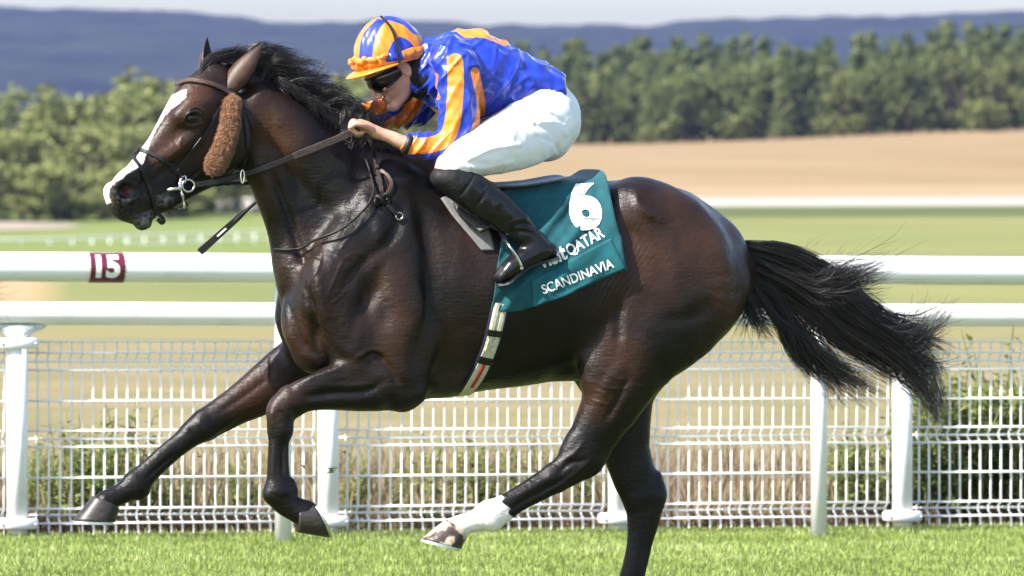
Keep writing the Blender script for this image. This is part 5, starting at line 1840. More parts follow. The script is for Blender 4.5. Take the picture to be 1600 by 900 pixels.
hb = np.where(hlat < .012, hb, hfar)
set_attr(helmet, 'orange', hb / 460)
# peak
V, F = [], []
nt, nr = 40, 8
for k, dz in ((0, 0.0), (1, -.005)):
    for i in range(nt + 1):
        az = R(-100) + R(200) * i / nt
        ext = .040 * max(0, math.cos(az * .86)) ** .8
        for j in range(nr + 1):
            f = j / nr
            b0 = np.array([HR[0] * math.cos(az), -.052, HR[2] * math.sin(az)])
            d = np.array([math.cos(az), 0, math.sin(az) * .8])
            p = b0 * .985 + d * ext * f
            V.append(jk(HC[0] + p[0], HC[1] + p[1] - .014 * f * f * max(0, math.cos(az)) + dz - .002, p[2]))
m_ = (nt + 1) * (nr + 1)
for k in range(2):
    for i in range(nt):
        for j in range(nr):
            b = k * m_ + i * (nr + 1) + j
            f = [b, b + 1, b + nr + 2, b + nr + 1]
            F.append(f if k == 0 else f[::-1])
for i in range(nt):
    b = i * (nr + 1) + nr
    F.append([b, b + m_, b + nr + 1 + m_, b + nr + 1])
pk = add_obj('peak', V, F, M_SATIN, helmet)
set_attr(pk, 'orange', np.full(len(V), -.05))
# ribbon round the cap and its bow
V, F = [], []
nn = 110
rb = []
for j in range(nn):
    az = 2 * math.pi * j / nn
    for k, (el, off) in enumerate(((R(2), .003), (R(5), .009), (R(10), .010), (R(14), .004))):
        w = .0022 * math.sin(az * 23 + k) + .0015 * math.sin(az * 41)
        V.append(cap_pt(az, el + .012 * math.sin(az * 9), off + w))
        rb.append(-.05 if not (R(-92) < az - 2 * math.pi * (az > math.pi) < R(-66) and k > 0) else .05)
for j in range(nn):
    m = (j + 1) % nn
    for k in range(3):
        F.append([j * 4 + k, m * 4 + k, m * 4 + k + 1, j * 4 + k + 1])
rib_ = add_obj('ribbon', V, F, M_SATIN, helmet); set_attr(rib_, 'orange', rb)
mbow = MB()
for az, el, sx, sy, rot in ((-22, 12, .026, .012, .4), (-8, 14, .022, .011, -.5), (-46, 11, .024, .010, .2), (-66, 12, .02, .009, -.2), (-34, 13, .012, .012, 0), (14, 12, .022, .011, .3)):
    c = cap_pt(R(az), R(el), .010)
    t = cap_pt(R(az + 4), R(el), .010) - c; t /= np.linalg.norm(t)
    u_ = cap_pt(R(az), R(el + 5), .010) - c; u_ /= np.linalg.norm(u_); n_ = np.cross(t, u_)
    t2 = t * math.cos(rot) + u_ * math.sin(rot); u2 = u_ * math.cos(rot) - t * math.sin(rot)
    sv, sf = uv_sphere(c, (sx, sy, .008), [t2, u2, n_], 14, 8)
    sv = [p + n_ * .002 * math.sin(40 * i) for i, p in enumerate(sv)]
    mbow.add(sv, sf)
bow = mbow.build('bow', M_SATIN, helmet, True); set_attr(bow, 'orange', np.full(len(bow.data.vertices), -.05))
# elastic strap over the cap
def on_mesh_line(bvh, uvs, off, n=6):
    P, N = [], []
    for u, v in catmull(np.array(uvs, float), n):
        r = on_horse(u, v, off, bvh)
        if r is not None: P.append(r[0]); N.append(r[1])
    return np.array(P), np.array(N)
cap_bvh = BVHTree.FromPolygons([tuple(v) for v in np.array([cap_pt(2 * math.pi * j / na, R(90) * (i / ne) ** .9) for i in range(ne + 1) for j in range(na)])],
                               [[i * na + j, i * na + (j + 1) % na, (i + 1) * na + (j + 1) % na, (i + 1) * na + j] for i in range(ne) for j in range(na)])
P, N = on_mesh_line(cap_bvh, [(596, 30), (606, 40), (614, 54), (619, 72), (622, 92), (624, 104)], .011)
mb = MB(); mb.ribbon(P, N, .011, .002); mb.build('strap', M_BLACKR, helmet)
# goggles
V, F = [], []
ng, nh = 40, 10
for i in range(ng + 1):
    th = R(-97) + R(194) * i / ng
    hh = .056 * (math.cos(th * .62) ** .7)
    for j in range(nh + 1):
        t = j / nh - .5
        bul = .010 * (1 - 4 * t * t)
        rx, ry = .082 + bul, .074 + bul * .7
        notch = .014 * math.exp(-(th / .22) ** 2) * max(0, -t * 2)
        V.append(jh(-.072 + rx * math.cos(th), -.010 + t * hh + notch, ry * math.sin(th)))
for i in range(ng):
    for j in range(nh):
        b = i * (nh + 1) + j
        F.append([b, b + nh + 1, b + nh + 2, b + 1])
gog = add_obj('goggles', V, F, M_BLACKG, rider)
mb = MB()
for j in (0, nh):
    mb.tube([V[i * (nh + 1) + j] for i in range(ng + 1)], .0042, 8)
mb.build('frame', M_BLACKR, gog, True)
# helmet harness and chin strap, black form for straps, with jacket collar shade in its colour
mb = MB()
for s in (-1, 1):
    A = [jh(-.135, .015, s * .078), jh(-.132, -.03, s * .074), jh(-.112, -.075, s * .062), jh(-.070, -.115, s * .040), jh(-.045, -.126, 0)]
    C = catmull(A, 6); ctr = jh(-.09, -.03)
    nr_ = C - ctr; nr_ /= np.linalg.norm(nr_, axis=1, keepdims=True)
    mb.ribbon(C, nr_, np.linspace(.034, .018, len(C)), .003)
mb.build('chin_strap', M_BLACKC, helmet)
def straps_collar_shade():
    fd = Field((-.48, -.30, 1.90), (-.20, .25, 2.22), .004)
    nk = np.vstack([jst([(-.150, .02, 0, .060, .076)]), jst([(-.165, -.04, 0, .062, .074)]), BODY.S([(660, 112, 0, 34, .085), (668, 118, 0, 40, .10)])])
    fd.sweep(nk, BODY.L3, .02)
    return fd.mesh(2)
NV, NF = straps_collar_shade()
add_obj('straps_collar_shade', NV, NF, M_BLACKC, rider)
# wristband
mb = MB()
mb.tube([BODY.P(641, 227, -.205), BODY.P(632, 223.5, -.2015)], [.034, .031], 24, squash=(1.12, 1.12))
mb.build('wristband', M_BLACKR, rider, True)
# cuff elastic, tongue of the boots (knee cloth gaiter)
# ------------------------------------------------------------------ tack
M_LEATHER = simple_mat('black_leather', (.010, .009, .009), .48, .3, 0, .3, 40, .2, 150)
M_LEATHER_B = simple_mat('brown_leather', (.055, .030, .022), .5, .45, 0, .3, 40, .25, 150)
M_RUBBER_G = Mat('rein_grip')
_v = M_RUBBER_G.coord('Object', scale=(1, 1, 1))
M_RUBBER_G.set(color=M_RUBBER_G.ramp(M_RUBBER_G.noise(_v, 60, 3), [(.3, (.020, .014, .012)), (.7, (.045, .031, .027))]), rough=.6, spec=.35)
M_RUBBER_G.bump(M_RUBBER_G.voronoi(_v, 260), .6, .003)
M_RUBBER_G = M_RUBBER_G.m
M_METAL = Mat('bit_steel').set(color=(.62, .61, .58), rough=.22, metal=1.0).m

def strap_on(uvs, w, off=.004, th=.0028, n=6, mat=None, name='strap', parent=None, bvh=None):
    P, N = on_mesh_line(bvh, uvs, off, n)
    for q in range(2):
        N[1:-1] = (N[:-2] + N[1:-1] * 2 + N[2:]) / 4
        P[1:-1] = (P[:-2] + P[1:-1] * 2 + P[2:]) / 4
    N /= np.linalg.norm(N, axis=1, keepdims=True)
    mb = MB(); mb.ribbon(P, N, w, th)
    return mb.build(name, mat or M_LEATHER, parent), P, N

bridle = empty('bridle', HEAD.P(300, 230, -.1))
tag(bridle, 'black leather racing bridle with figure of eight noseband on the horse\'s head', 'bridle')
strap_on([(279, 133), (296, 127), (320, 130), (345, 138), (362, 148)], .019, .006, .004, mat=M_LEATHER_B, name='browband', parent=bridle)
strap_on([(364, 146), (372, 160), (382, 190), (386, 230), (382, 262)], .013, .005, name='throatlash', parent=bridle)
strap_on([(360, 142), (366, 130), (378, 118)], .02, .006, name='headpiece', parent=bridle)
strap_on([(350, 160), (338, 178), (322, 204), (304, 228), (286, 250), (274, 262)], .010, .004, name='noseband_cheek', parent=bridle)
strap_on([(326, 256), (318, 262), (306, 272), (293, 282)], .012, .005, name='cheek_strap', parent=bridle)
strap_on([(199, 246), (206, 240), (214, 234), (232, 239), (252, 249), (272, 261)], .014, .005, name='noseband', parent=bridle)
strap_on([(204, 240), (214, 254), (224, 272), (231, 290), (237, 306), (240, 322), (246, 334)], .013, .005, name='noseband', parent=bridle)
strap_on([(271, 262), (280, 274), (284, 286)], .012, .005, name='noseband', parent=bridle)
for c in ((206, 238), (272, 262)):
    p, n = on_horse(*c, .008)
    t = np.cross(n, (0, 0, 1)); t /= np.linalg.norm(t); b = np.cross(n, t)
    mb = MB(); mb.tube([p + t * .014 * math.cos(a) + b * .014 * math.sin(a) for a in np.linspace(0, 6.283, 17)], .003, 6, cap=False)
    mb.build('ring', M_LEATHER, bridle, True)
# keeper end below the chin
mb = MB(); P = np.array([HEAD.P(u, v, -.035) for u, v in ((243, 330), (250, 336), (256, 345), (252, 348), (246, 342))]); mb.ribbon(catmull(P, 5), np.tile(-HEAD.L3, (21, 1)), .014, .003); mb.build('strap_end', M_LEATHER, bridle)
# bit: cheek bar, ring, mouthpiece, curb loop
p0, n0 = on_horse(288, 288, .012)
def hp(u, v, off):                # around the mouth corner, just outside the cheek
    d_ = (p0[:2] - HEAD.q) @ HEAD.l
    return HEAD.P(u, v, d_ - off)
bit = empty('bit', p0); tag(bit, 'polished steel racing bit with cheek bars at the horse\'s mouth', 'bit')
mb = MB(); mb.tube(catmull([hp(284, 277, .0), hp(281, 286, .008), hp(283, 298, .012), hp(286, 310, .012), hp(288, 326, .008)], 6), [.005 + .0015 * math.sin(i * .9) for i in range(25)], 10)
mb.tube(catmull([hp(284, 277, .0), hp(289, 275, -.002), hp(291, 281, -.002), hp(288, 286, .0)], 6), .0038, 8)
mb.build('cheek_bar', M_METAL, bit, True)
mb = MB(); mb.tube([hp(294 + 9.5 * math.cos(a), 290 + 9.5 * math.sin(a), .008) for a in np.linspace(0, 6.283, 25)], .004, 8, cap=False); mb.build('ring', M_METAL, bit, True)
mb = MB(); mb.tube(catmull([hp(284, 294, .010), hp(272, 295, .004), hp(262, 297, -.012), hp(258, 296, -.03)], 6), .0065, 10); mb.build('mouthpiece', M_METAL, bit, True)
mb = MB(); mb.tube(catmull([hp(288, 316, .010), hp(292, 318, .0), hp(291, 325, .0), hp(285, 327, .004), hp(270, 326, -.02), hp(258, 324, -.05)], 6), .003, 8); mb.build('curb_loop', M_LEATHER, bit, True)

# sheepskin roll on the cheek strap
def sheepskin():
    uvs = catmull(np.array([(362, 160), (360, 176), (358, 196), (351, 222), (341, 246), (330, 262)], float), 14)
    C, Nn = [], []
    for u, v in uvs:
        r = on_horse(u, v, 0)
        C.append(r[0]); Nn.append(r[1])
    C = np.array(C); Nn = np.array(Nn)
    for q in range(12):
        C[1:-1] = (C[:-2] + 2 * C[1:-1] + C[2:]) / 4; Nn[1:-1] = (Nn[:-2] + 2 * Nn[1:-1] + Nn[2:]) / 4
    Nn /= np.linalg.norm(Nn, axis=1, keepdims=True)
    t = np.linspace(0, 1, len(C))
    hw = np.interp(t, [0, .08, .3, .6, .85, .95, 1], [.014, .023, .026, .029, .032, .029, .018])
    fd = Field(C.min(0) - .08, C.max(0) + .08, .004)
    S = np.column_stack([C + Nn * .014, hw * 1.0, hw * .75])
    fd.sweep(S[::4], -HEAD.L3, .01, res=3)
    V, Fq = fd.mesh(1)
    N = normals_of(V, Fq)
    r = np.random.default_rng(4)
    # tight curls: a bump for each curl
    K = V[r.choice(len(V), 900, replace=len(V) < 900)]
    h = np.zeros(len(V))
    for k in K:
        d2 = ((V - k) ** 2).sum(1)
        h = np.maximum(h, np.exp(-d2 / .0045 ** 2) * r.uniform(.5, 1))
    V = V + N * (h * .007 - .003)[:, None]
    m = Mat('sheepskin_wool')
    v = m.coord()
    m.set(color=m.ramp(m.noise(v, 130, 4), [(.3, (.20, .080, .028)), (.6, (.42, .185, .070)), (.85, (.58, .30, .125))]), rough=.95, spec=.1, sheen=.4)
    m.bump(m.noise(v, 380, 4, .7), .9, .006)
    o = add_obj('sheepskin_roll', V, Fq, m.m, origin=C[len(C) // 2])
    tag(o, 'fluffy tan brown sheepskin roll on the horse\'s cheek strap', 'sheepskin')
    # loose curls
    n = 5200
    ii = r.integers(0, len(V), n)
    base = V[ii]; nn = N[ii] + r.normal(0, .5, (n, 3)); nn /= np.linalg.norm(nn, axis=1, keepdims=True)
    tt = np.linspace(0, 1, 5)[None, :, None]
    sd = np.cross(nn, r.normal(size=(n, 3))); sd /= np.linalg.norm(sd, axis=1, keepdims=True)
    ln = r.uniform(.005, .015, n)[:, None, None]
    cur = base[:, None, :] + nn[:, None, :] * ln * tt + sd[:, None, :] * ln * .6 * np.sin(tt * 4)
    W, Wf = strands_mesh(cur, np.tile(np.array([.0009, .0009, .0008, .0006, .0003]), (n, 1)))
    add_obj('wool_curl', W, Wf, m.m, o)['kind'] = 'stuff'
sheepskin()

# ---- reins
reins = empty('reins', BODY.P(560, 205, -.18)); tag(reins, 'leather reins with ribbed brown grips from the bit to the jockey\'s hands', 'reins')
def rein(P, w, th, mat, name, nrm=None, n=10):
    C = catmull(np.array(P), n)
    N = np.tile(np.array([BODY.l[0], BODY.l[1], 0]) * -1 if nrm is None else nrm, (len(C), 1))
    mb = MB(); mb.ribbon(C, N, w, th); return mb.build(name, mat, reins)
b_near = hp(302, 289, .006)
def lerp_uv(u, v, f, h_):       # depth runs evenly from bit to hand
    A, B = b_near, h_
    y = A[1] + (B[1] - A[1]) * f; t = y + D_CAM
    return np.array([(u - 800) / F_PX * t, y, H_CAM - (v - V_HOR) / F_PX * t])
hand_n = BODY.P(556, 204, -.19)
# the straight line from bit to hand, lifted clear of the neck
def clear(p, off=.012):
    uv_ = to_px(p[None])[0]
    r = on_horse(uv_[0], uv_[1], off)
    if r is not None and r[0][1] < p[1]:
        k = (r[0][1] + D_CAM) / (p[1] + D_CAM)
        return CAM_P + (p - CAM_P) * k
    return p
rp = [clear(lerp_uv(u, v, f, hand_n)) for u, v, f in ((304, 289, 0), (330, 285, .1), (358, 279, .22), (386, 271, .33), (412, 263, .43), (436, 254, .52), (462, 243, .62))]
rein(rp, .019, .003, M_LEATHER, 'rein')
rg = [clear(lerp_uv(u, v, f, hand_n)) for u, v, f in ((458, 245, .60), (490, 232, .73), (525, 218, .87), (556, 204, 1.0))]
rein(rg, .025, .004, M_RUBBER_G, 'grip')
hand_f = BODY.P(540, 200, .09)
b_far = HEAD.P(288, 292, .06)
rein([b_far, b_far * .6 + hand_f * .4 + np.array([0, .10, -.02]), b_far * .25 + hand_f * .75 + np.array([0, .08, 0]), hand_f], .018, .003, M_LEATHER, 'rein')
# running martingale rings and lower straps under the jaw
mb = MB()
pr = clear(lerp_uv(379, 276, .30, hand_n), .02)
t1 = np.array([BODY.h[0], BODY.h[1], 0]); 
mb.tube([pr + np.array([0, -.004, 0]) + t1 * .006 * math.cos(a) + np.array([0, 0, 1]) * .022 * math.sin(a) for a in np.linspace(0, 6.283, 21)], .0028, 8, cap=False)
mb.build('ring', M_METAL, reins, True)
lo_ = [HEAD.P(u, v, dd) for u, v, dd in ((318, 288, -.02), (336, 289, -.02), (352, 287, -.01), (372, 286, 0), (392, 287, .0))]
rein(lo_, .012, .003, M_LEATHER, 'strap')
mb = MB()
for cu in (346, 356):
    cc = HEAD.P(cu, 286, -.03)
    mb.tube([cc + t1 * .011 * math.cos(a) + np.array([0, 0, 1]) * .008 * math.sin(a) for a in np.linspace(0, 6.283, 15)], .002, 6, cap=False)
mb.build('buckle_ring', M_LEATHER, reins, True)
# slack loop hanging from the fist, knot and buckle end
def hang(uvs, off):
    out = []
    for (u, v), o_ in zip(uvs, off):
        r = on_horse(u, v, o_); out.append(r[0])
    return out
h1 = [BODY.P(572, 208, -.19), BODY.P(580, 226, -.20)] + hang([(588, 256), (594, 284), (597, 304)], [.03, .02, .016])
rein(h1, .014, .003, M_RUBBER_G, 'rein_slack')
h2 = hang([(596, 270), (604, 276), (611, 290), (606, 306), (600, 312)], [.012, .016, .016, .014, .014])
rein(h2, .013, .003, M_LEATHER_B, 'rein_slack')
mb = MB()
kc, kn = on_horse(597, 316, .016)
kt = np.array([BODY.h[0], BODY.h[1], 0])
mb.tube([kc + kt * .024 * math.cos(a) * (1 + .2 * math.cos(3 * a)) + np.array([0, 0, 1]) * .014 * math.sin(2 * a) + kn * .008 * math.sin(3 * a) for a in np.linspace(0, 6.283, 40)], .0085, 10, cap=False, squash=(1, .7))
mb.build('knot', M_LEATHER, reins, True)
h3 = hang([(604, 322), (614, 332), (622, 338)], [.014, .012, .012])
rein(h3, .015, .003, M_LEATHER, 'strap_end')
mb = MB(); c_, n_ = on_horse(621, 338, .014)
mb.tube([c_ + kt * .012 * math.cos(a) + np.array([0, 0, 1]) * .012 * math.sin(a) for a in np.linspace(0, 6.283, 17)], .0028, 6, cap=False); mb.build('buckle', M_METAL, reins, True)

# neck strap
ns = catmull(np.array([(570, 250), (582, 285), (583, 306), (572, 330), (548, 354), (520, 372), (492, 384), (460, 391), (431, 389)], float), 6)
P = []
for i, (u, v) in enumerate(ns):
    f = i / (len(ns) - 1)
    r = on_horse(u, v, .006 + .022 * math.sin(f * math.pi) ** .8)
    if r is None: r = (BODY.P(u, v, .02), None)
    P.append(r[0])
P = np.array(P)
for q in range(4): P[1:-1] = (P[:-2] + 2 * P[1:-1] + P[2:]) / 4
P = np.vstack([P, [NECK.P(430, 385, .10)], [NECK.P(470, 340, .16)], [NECK.P(560, 270, .12)]])
mb = MB(); mb.tube(P, .0045, 8)
o = mb.build('neck_strap', M_LEATHER, None, True); tag(o, 'thin black neck strap looping down across the horse\'s shoulder', 'strap')

# ---- saddle cloth
def mat_cloth(name, c0, c1):
    m = Mat(name)
    v = m.coord()
    m.set(color=m.ramp(m.noise(v, 30, 4), [(.3, c0), (.7, c1)]), rough=.75, spec=.2, sheen=.2)
    m.bump(m.math('ADD', m.noise(v, 500, 2), m.math('MULTIPLY', m.noise(v, 18, 3), 1.2)), .15, .005)
    return m.m
M_TEAL = mat_cloth('teal_cloth', (.002, .050, .064), (.004, .076, .092))
M_TEAL2 = mat_cloth('teal_name_cloth', (.002, .070, .084), (.005, .098, .114))
cloth = empty('saddle_cloth', BODY.P(860, 300, -.2)); tag(cloth, 'teal saddle cloth with white number 6 and the horse\'s name in white', 'saddle cloth')
def cloth_rows(top, bot, nrow, ncol, off, over=None, fold=.0):
    """grid on the near side between two photo curves, hung on the horse; over = lateral offsets of rows laid across the back"""
    top = catmull(np.array(top, float), 12); bot = catmull(np.array(bot, float), 12)
    def at(c, f): 
        x = f * (len(c) - 1); i = min(int(x), len(c) - 2); return c[i] + (c[i + 1] - c[i]) * (x - i)
    G = []
    for i in range(nrow + 1):
        row = []
        for j in range(ncol + 1):
            a, b = at(top, j / ncol), at(bot, j / ncol)
            u, v = a + (b - a) * (i / nrow)
            r = on_horse(u, v, 0)
            row.append(r[0] if r is not None else None)
        G.append(row)
    G = np.array([[q if q is not None else (np.nan,) * 3 for q in row] for row in G], float)
    if over is not None:
        # above the widest line the cloth stands off the back over the pads: nearly upright, then across and down the far side
        for j in range(ncol + 1):
            a, b = at(top, j / ncol), at(bot, j / ncol)
            vs = np.array([a[1] + (b[1] - a[1]) * (i / nrow) for i in range(nrow + 1)])
            ref = int(np.argmin(np.abs(vs - 352)))
            while np.isnan(G[ref, j]).any(): ref += 1
            dref = (G[ref, j][:2] - BODY.q) @ BODY.l
            for i in range(ref):
                u, v = a + (b - a) * (i / nrow)
                G[i, j] = BODY.P(u, v, dref + .075 * ((vs[ref] - v) / 80) ** 1.6)
        near_ = G.copy()
        rows = []
        lat_ = (near_[..., 0] - BODY.q[0]) * BODY.l[0] + (near_[..., 1] - BODY.q[1]) * BODY.l[1]
        for i in range(nrow - 10, -1, -2): rows.append(near_[i] - BODY.L3 * (2 * lat_[i])[:, None])
        for f in np.linspace(.86, -.86, 9): rows.append(near_[0] - BODY.L3 * (lat_[0] * (1 + f))[:, None] + np.array([0, 0, .004 * (1 - f * f)]))
        G = np.vstack([np.array(rows), G])
    for i in range(len(G) - 2, -1, -1):
        m = np.isnan(G[i]).any(1)
        G[i][m] = G[i + 1][m] + np.array([0, .01, .012])
    # relax like hanging cloth
    for q in range(5):
        G[1:-1] = G[1:-1] * .5 + (G[:-2] + G[2:]) * .25
        G[:, 1:-1] = G[:, 1:-1] * .5 + (G[:, :-2] + G[:, 2:]) * .25
    n0, n1 = G.shape[:2]
    dS = np.gradient(G, axis=1); dT = np.gradient(G, axis=0)
    N = np.cross(dS, dT); N /= np.linalg.norm(N, axis=2, keepdims=True) + 1e-9
    N *= 1 if (N[-n0 // 3:] @ np.array([0, -1.0, 0])).mean() > 0 else -1
    return G, N
def cloth_mesh(G, N, off, th=.003):
    n0, n1 = G.shape[:2]
    T = (G + N * off).reshape(-1, 3); Bk = (G + N * (off - th)).reshape(-1, 3)
    V = np.vstack([T, Bk]); m = len(T)
    F = []
    for i in range(n0 - 1):
        for j in range(n1 - 1):
            b = i * n1 + j
            F.append([b, b + n1, b + n1 + 1, b + 1]); F.append([m + b, m + b + 1, m + b + n1 + 1, m + b + n1])
    def rim(ix):
        for a, b in zip(ix[:-1], ix[1:]): F.append([a, b, m + b, m + a])
    rim(list(range(n1))); rim([(n0 - 1) * n1 + j for j in range(n1)][::-1]); rim([i * n1 for i in range(n0)][::-1]); rim([i * n1 + n1 - 1 for i in range(n0)])
    return V, F
G, N = cloth_rows([(792, 306), (828, 294), (862, 287), (902, 286), (947, 281)], [(767, 484), (800, 486), (834, 478), (905, 450), (975, 421)], 46, 60, .01, over=[.26, .22, .18, .14, .09, .04, 0, -.04, -.08, -.12])
n0, n1 = G.shape[:2]
ii, jj = np.meshgrid(np.arange(n0), np.arange(n1), indexing='ij')
P2 = to_px(G.reshape(-1, 3)).reshape(n0, n1, 2)
a_ = (P2[..., 0] - 880) * .80 + (P2[..., 1] - 360) * .60
fo = (np.sin(a_ * .17 + 1.2 * np.sin(P2[..., 1] * .03)) * .6 + np.sin(a_ * .31 + 2) * .3) * np.clip((P2[..., 1] - 275) / 40, 0, 1)
fo *= np.where(P2[..., 0] < 905, 1, np.clip(1 - (P2[..., 0] - 905) / 50, .25, 1))
edge = np.clip((jj / (n1 - 1) - .90) / .10, 0, 1)
off = .014 + .0085 * fo + .018 * edge + 0
V, F = cloth_mesh(G, N, off[..., None])
add_obj('cloth', V, F, M_TEAL, cloth)
k0 = n0 - 47 + 1                                             # near-side rows only
Gn = (G + N * off[..., None])[k0:]
c_bvh = BVHTree.FromPolygons([tuple(v) for v in Gn.reshape(-1, 3)], [[i * n1 + j, (i + 1) * n1 + j, (i + 1) * n1 + j + 1, i * n1 + j + 1] for i in range(Gn.shape[0] - 1) for j in range(n1 - 1)])
# name panel
G2, N2 = cloth_rows([(831, 439), (870, 418), (910, 396), (953, 373)], [(834, 479), (880, 462), (925, 442), (977, 420)], 14, 40, .01)
for i in range(G2.shape[0]):
    for j in range(G2.shape[1]):
        uv_ = to_px(G2[i, j][None])[0]
        r = on_horse(uv_[0], uv_[1], 0, c_bvh)
        if r is not None: G2[i, j] = r[0]
        else: G2[i, j] += N2[i, j] * .02
for q in range(4):
    G2[1:-1] = G2[1:-1] * .5 + (G2[:-2] + G2[2:]) * .25
    G2[:, 1:-1] = G2[:, 1:-1] * .5 + (G2[:, :-2] + G2[:, 2:]) * .25
V2, F2 = cloth_mesh(G2, N2, .005)
add_obj('name_panel', V2, F2, M_TEAL2, cloth)
p_bvh = BVHTree.FromPolygons([tuple(v) for v in V2], F2)
def print_text(txt, size, org_uv, rot, bvh, name, bold=0, xs=1.0, shear=0.0, off=.003, arc=0.0):
    TV, TF = text_mesh(txt, size, bold=bold, shear=shear, xscale=xs)
    c, s = math.cos(R(rot)), math.sin(R(rot))
    out, ok = [], np.ones(len(TV), bool)
    for i, (x, y, z) in enumerate(TV):
        y2 = y + arc * x * x
        u = org_uv[0] + (x * c - y2 * s) * 460; v = org_uv[1] - (x * s + y2 * c) * 460
        r = on_horse(u, v, off, bvh)
        if r is None: ok[i] = False; out.append((0, 0, 0))
        else: out.append(r[0])
    TF = [f for f in TF if all(ok[i] for i in f)]
    for V_, F_ in islands(out, TF): add_obj(name, V_, F_, M_TEXTW, cloth, smooth=False)
print_text('6', .236, (893, 358), 8, c_bvh, 'number', bold=.012, xs=.92)
print_text('SCANDINAVIA', .0455, (849, 460), 21, p_bvh, 'name_letter', xs=.86, bold=.0006)
print_text('visit', .074, (846, 419), 21, c_bvh, 'sponsor_letter', xs=.80, bold=.0025)
print_text('QATAR', .056, (889, 401), 29, c_bvh, 'sponsor_letter', xs=.74, bold=.0008)

# ---- saddle, white pad, girth, stirrups
saddle = empty('saddle', BODY.P(800, 290, 0)); tag(saddle, 'small black racing saddle with pale seat under the jockey', 'saddle')
M_SEAT = simple_mat('saddle_seat_grey', (.20, .23, .32), .4, .5, 0, .2, 20)
fd = Field((-.26, -.40, 1.45), (.22, .30, 1.80), .005)
fd.sweep(BODY.S([(720, 292, 0, 10, .16), (770, 299, 0, 9, .15), (820, 296, 0, 9, .17), (868, 284, 0, 6, .13)]), BODY.L3, .02)
for s in (-1, 1):
    fd.sweep(BODY.S([(730, 300, s * .14, 30, .012), (745, 320, s * .22, 34, .012), (770, 350, s * .285, 26, .010)]), BODY.L3, .015)
SV, SF = fd.mesh(3)
add_obj('saddle_tree', SV, SF, M_LEATHER, saddle)
fd = Field((-.16, -.40, 1.50), (.22, .30, 1.80), .004)
fd.sweep(BODY.S([(768, 290, -.14, 5, .06), (815, 287, -.17, 5.5, .06), (864, 279, -.13, 6, .07)]), BODY.L3, .01)
SV, SF = fd.mesh(2)
add_obj('seat', SV, SF, M_SEAT, saddle)
M_PAD = simple_mat('white_pad', (.78, .78, .77), .8, .2, 0, .06, 30, .2, 200)
def sheet(name, poly_top, poly_bot, off, mat, parent, nr=8, nc=30):
    G, N = cloth_rows(poly_top, poly_bot, nr, nc, 0)
    V, F = cloth_mesh(G, N, off, .006)
    return add_obj(name, V, F, mat, parent)
pad = sheet('saddle_pad', [(659, 254), (668, 272), (678, 292), (688, 312)], [(700, 250), (702, 266), (706, 286), (712, 312)], .012, M_PAD, None)
tag(pad, 'white saddle pad edge in front of the jockey\'s knee', 'saddle pad')
g2 = sheet('grey_pad', [(688, 312), (706, 338), (730, 366), (752, 392)], [(716, 300), (738, 326), (762, 356), (772, 392)], .010, simple_mat('grey_pad', (.14, .14, .14), .7, .3, 0, .15, 40, .3, 120), None)
g2.name = 'saddle_flap'; tag(g2, 'dark grey saddle flap edge below the white pad, in front of the boot', 'saddle flap')
girth = empty('girth', on_horse(755, 560)[0]); tag(girth, 'elastic girth strap with cream centre and navy edges round the horse\'s belly', 'girth')
gl = [(782, 474), (777, 500), (770, 528), (760, 556), (747, 584), (731, 608)]
def girth_path(du, off):
    P, N = [], []
    for u, v in catmull(np.array(gl, float), 6):
        r = on_horse(u + du, v, off)
        if r is not None: P.append(r[0]); N.append(r[1])
    # on under the belly
    last = P[-1]; lat0 = (last[:2] - BODY.q) @ BODY.l
    for d in np.linspace(lat0 + .04, .12, 6):
        q = last + BODY.L3 * (d - lat0)
        hit = H_BVH.ray_cast(Vector((q[0], q[1], .3)), Vector((0, 0, 1)), 3)
        if hit[0] is not None: P.append(np.array(hit[0]) + np.array([0, 0, -off])); N.append(np.array([0, 0, -1.0]))
    P, N = np.array(P), np.array(N)
    for q in range(5):
        P[1:-1] = (P[:-2] + 2 * P[1:-1] + P[2:]) / 4; N[1:-1] = (N[:-2] + 2 * N[1:-1] + N[2:]) / 4
    return P, N / np.linalg.norm(N, axis=1, keepdims=True)
M_NAVY = simple_mat('navy_webbing', (.010, .012, .045), .7, .3, 0, .2, 60, .3, 300)
M_CREAM = Mat('cream_elastic')
_v = M_CREAM.coord()
M_CREAM.set(color=M_CREAM.ramp(M_CREAM.noise(_v, 90, 4), [(.3, (.38, .37, .27)), (.7, (.56, .55, .43))]), rough=.75, spec=.2)
M_CREAM.bump(M_CREAM.noise(_v, 300, 2), .4, .003); M_CREAM = M_CREAM.m
M_RED = simple_mat('red_webbing', (.40, .03, .025), .7, .3, 0, .2, 60)
P, N = girth_path(0, .004)
mb = MB(); mb.ribbon(P, N, .062, .004); mb.build('webbing', M_NAVY, girth)
P, N = girth_path(0, .009)
mb = MB(); mb.ribbon(P, N, .046, .002); mb.build('elastic', M_CREAM, girth)
k = len(P)
for dq in (-.011, .011):
    S_ = np.cross(np.gradient(P, axis=0), N); S_ /= np.linalg.norm(S_, axis=1, keepdims=True)
    a, b = (0, 17) if dq < 0 else (0, 17)
    mb = MB(); mb.ribbon((P + S_ * dq + N * .003)[a:b], N[a:b], .013, .003); mb.build('girth_strap', M_CREAM, girth)
a = 20; mb = MB(); mb.ribbon((P + N * .003)[a:a + 9], N[a:a + 9], .012, .003); mb.build('red_stripe', M_RED, girth)
for a in (9, 18):
    mb = MB(); mb.ribbon((P + N * .004)[a:a + 3], N[a:a + 3], .060, .004); mb.build('buckle', M_LEATHER, girth)
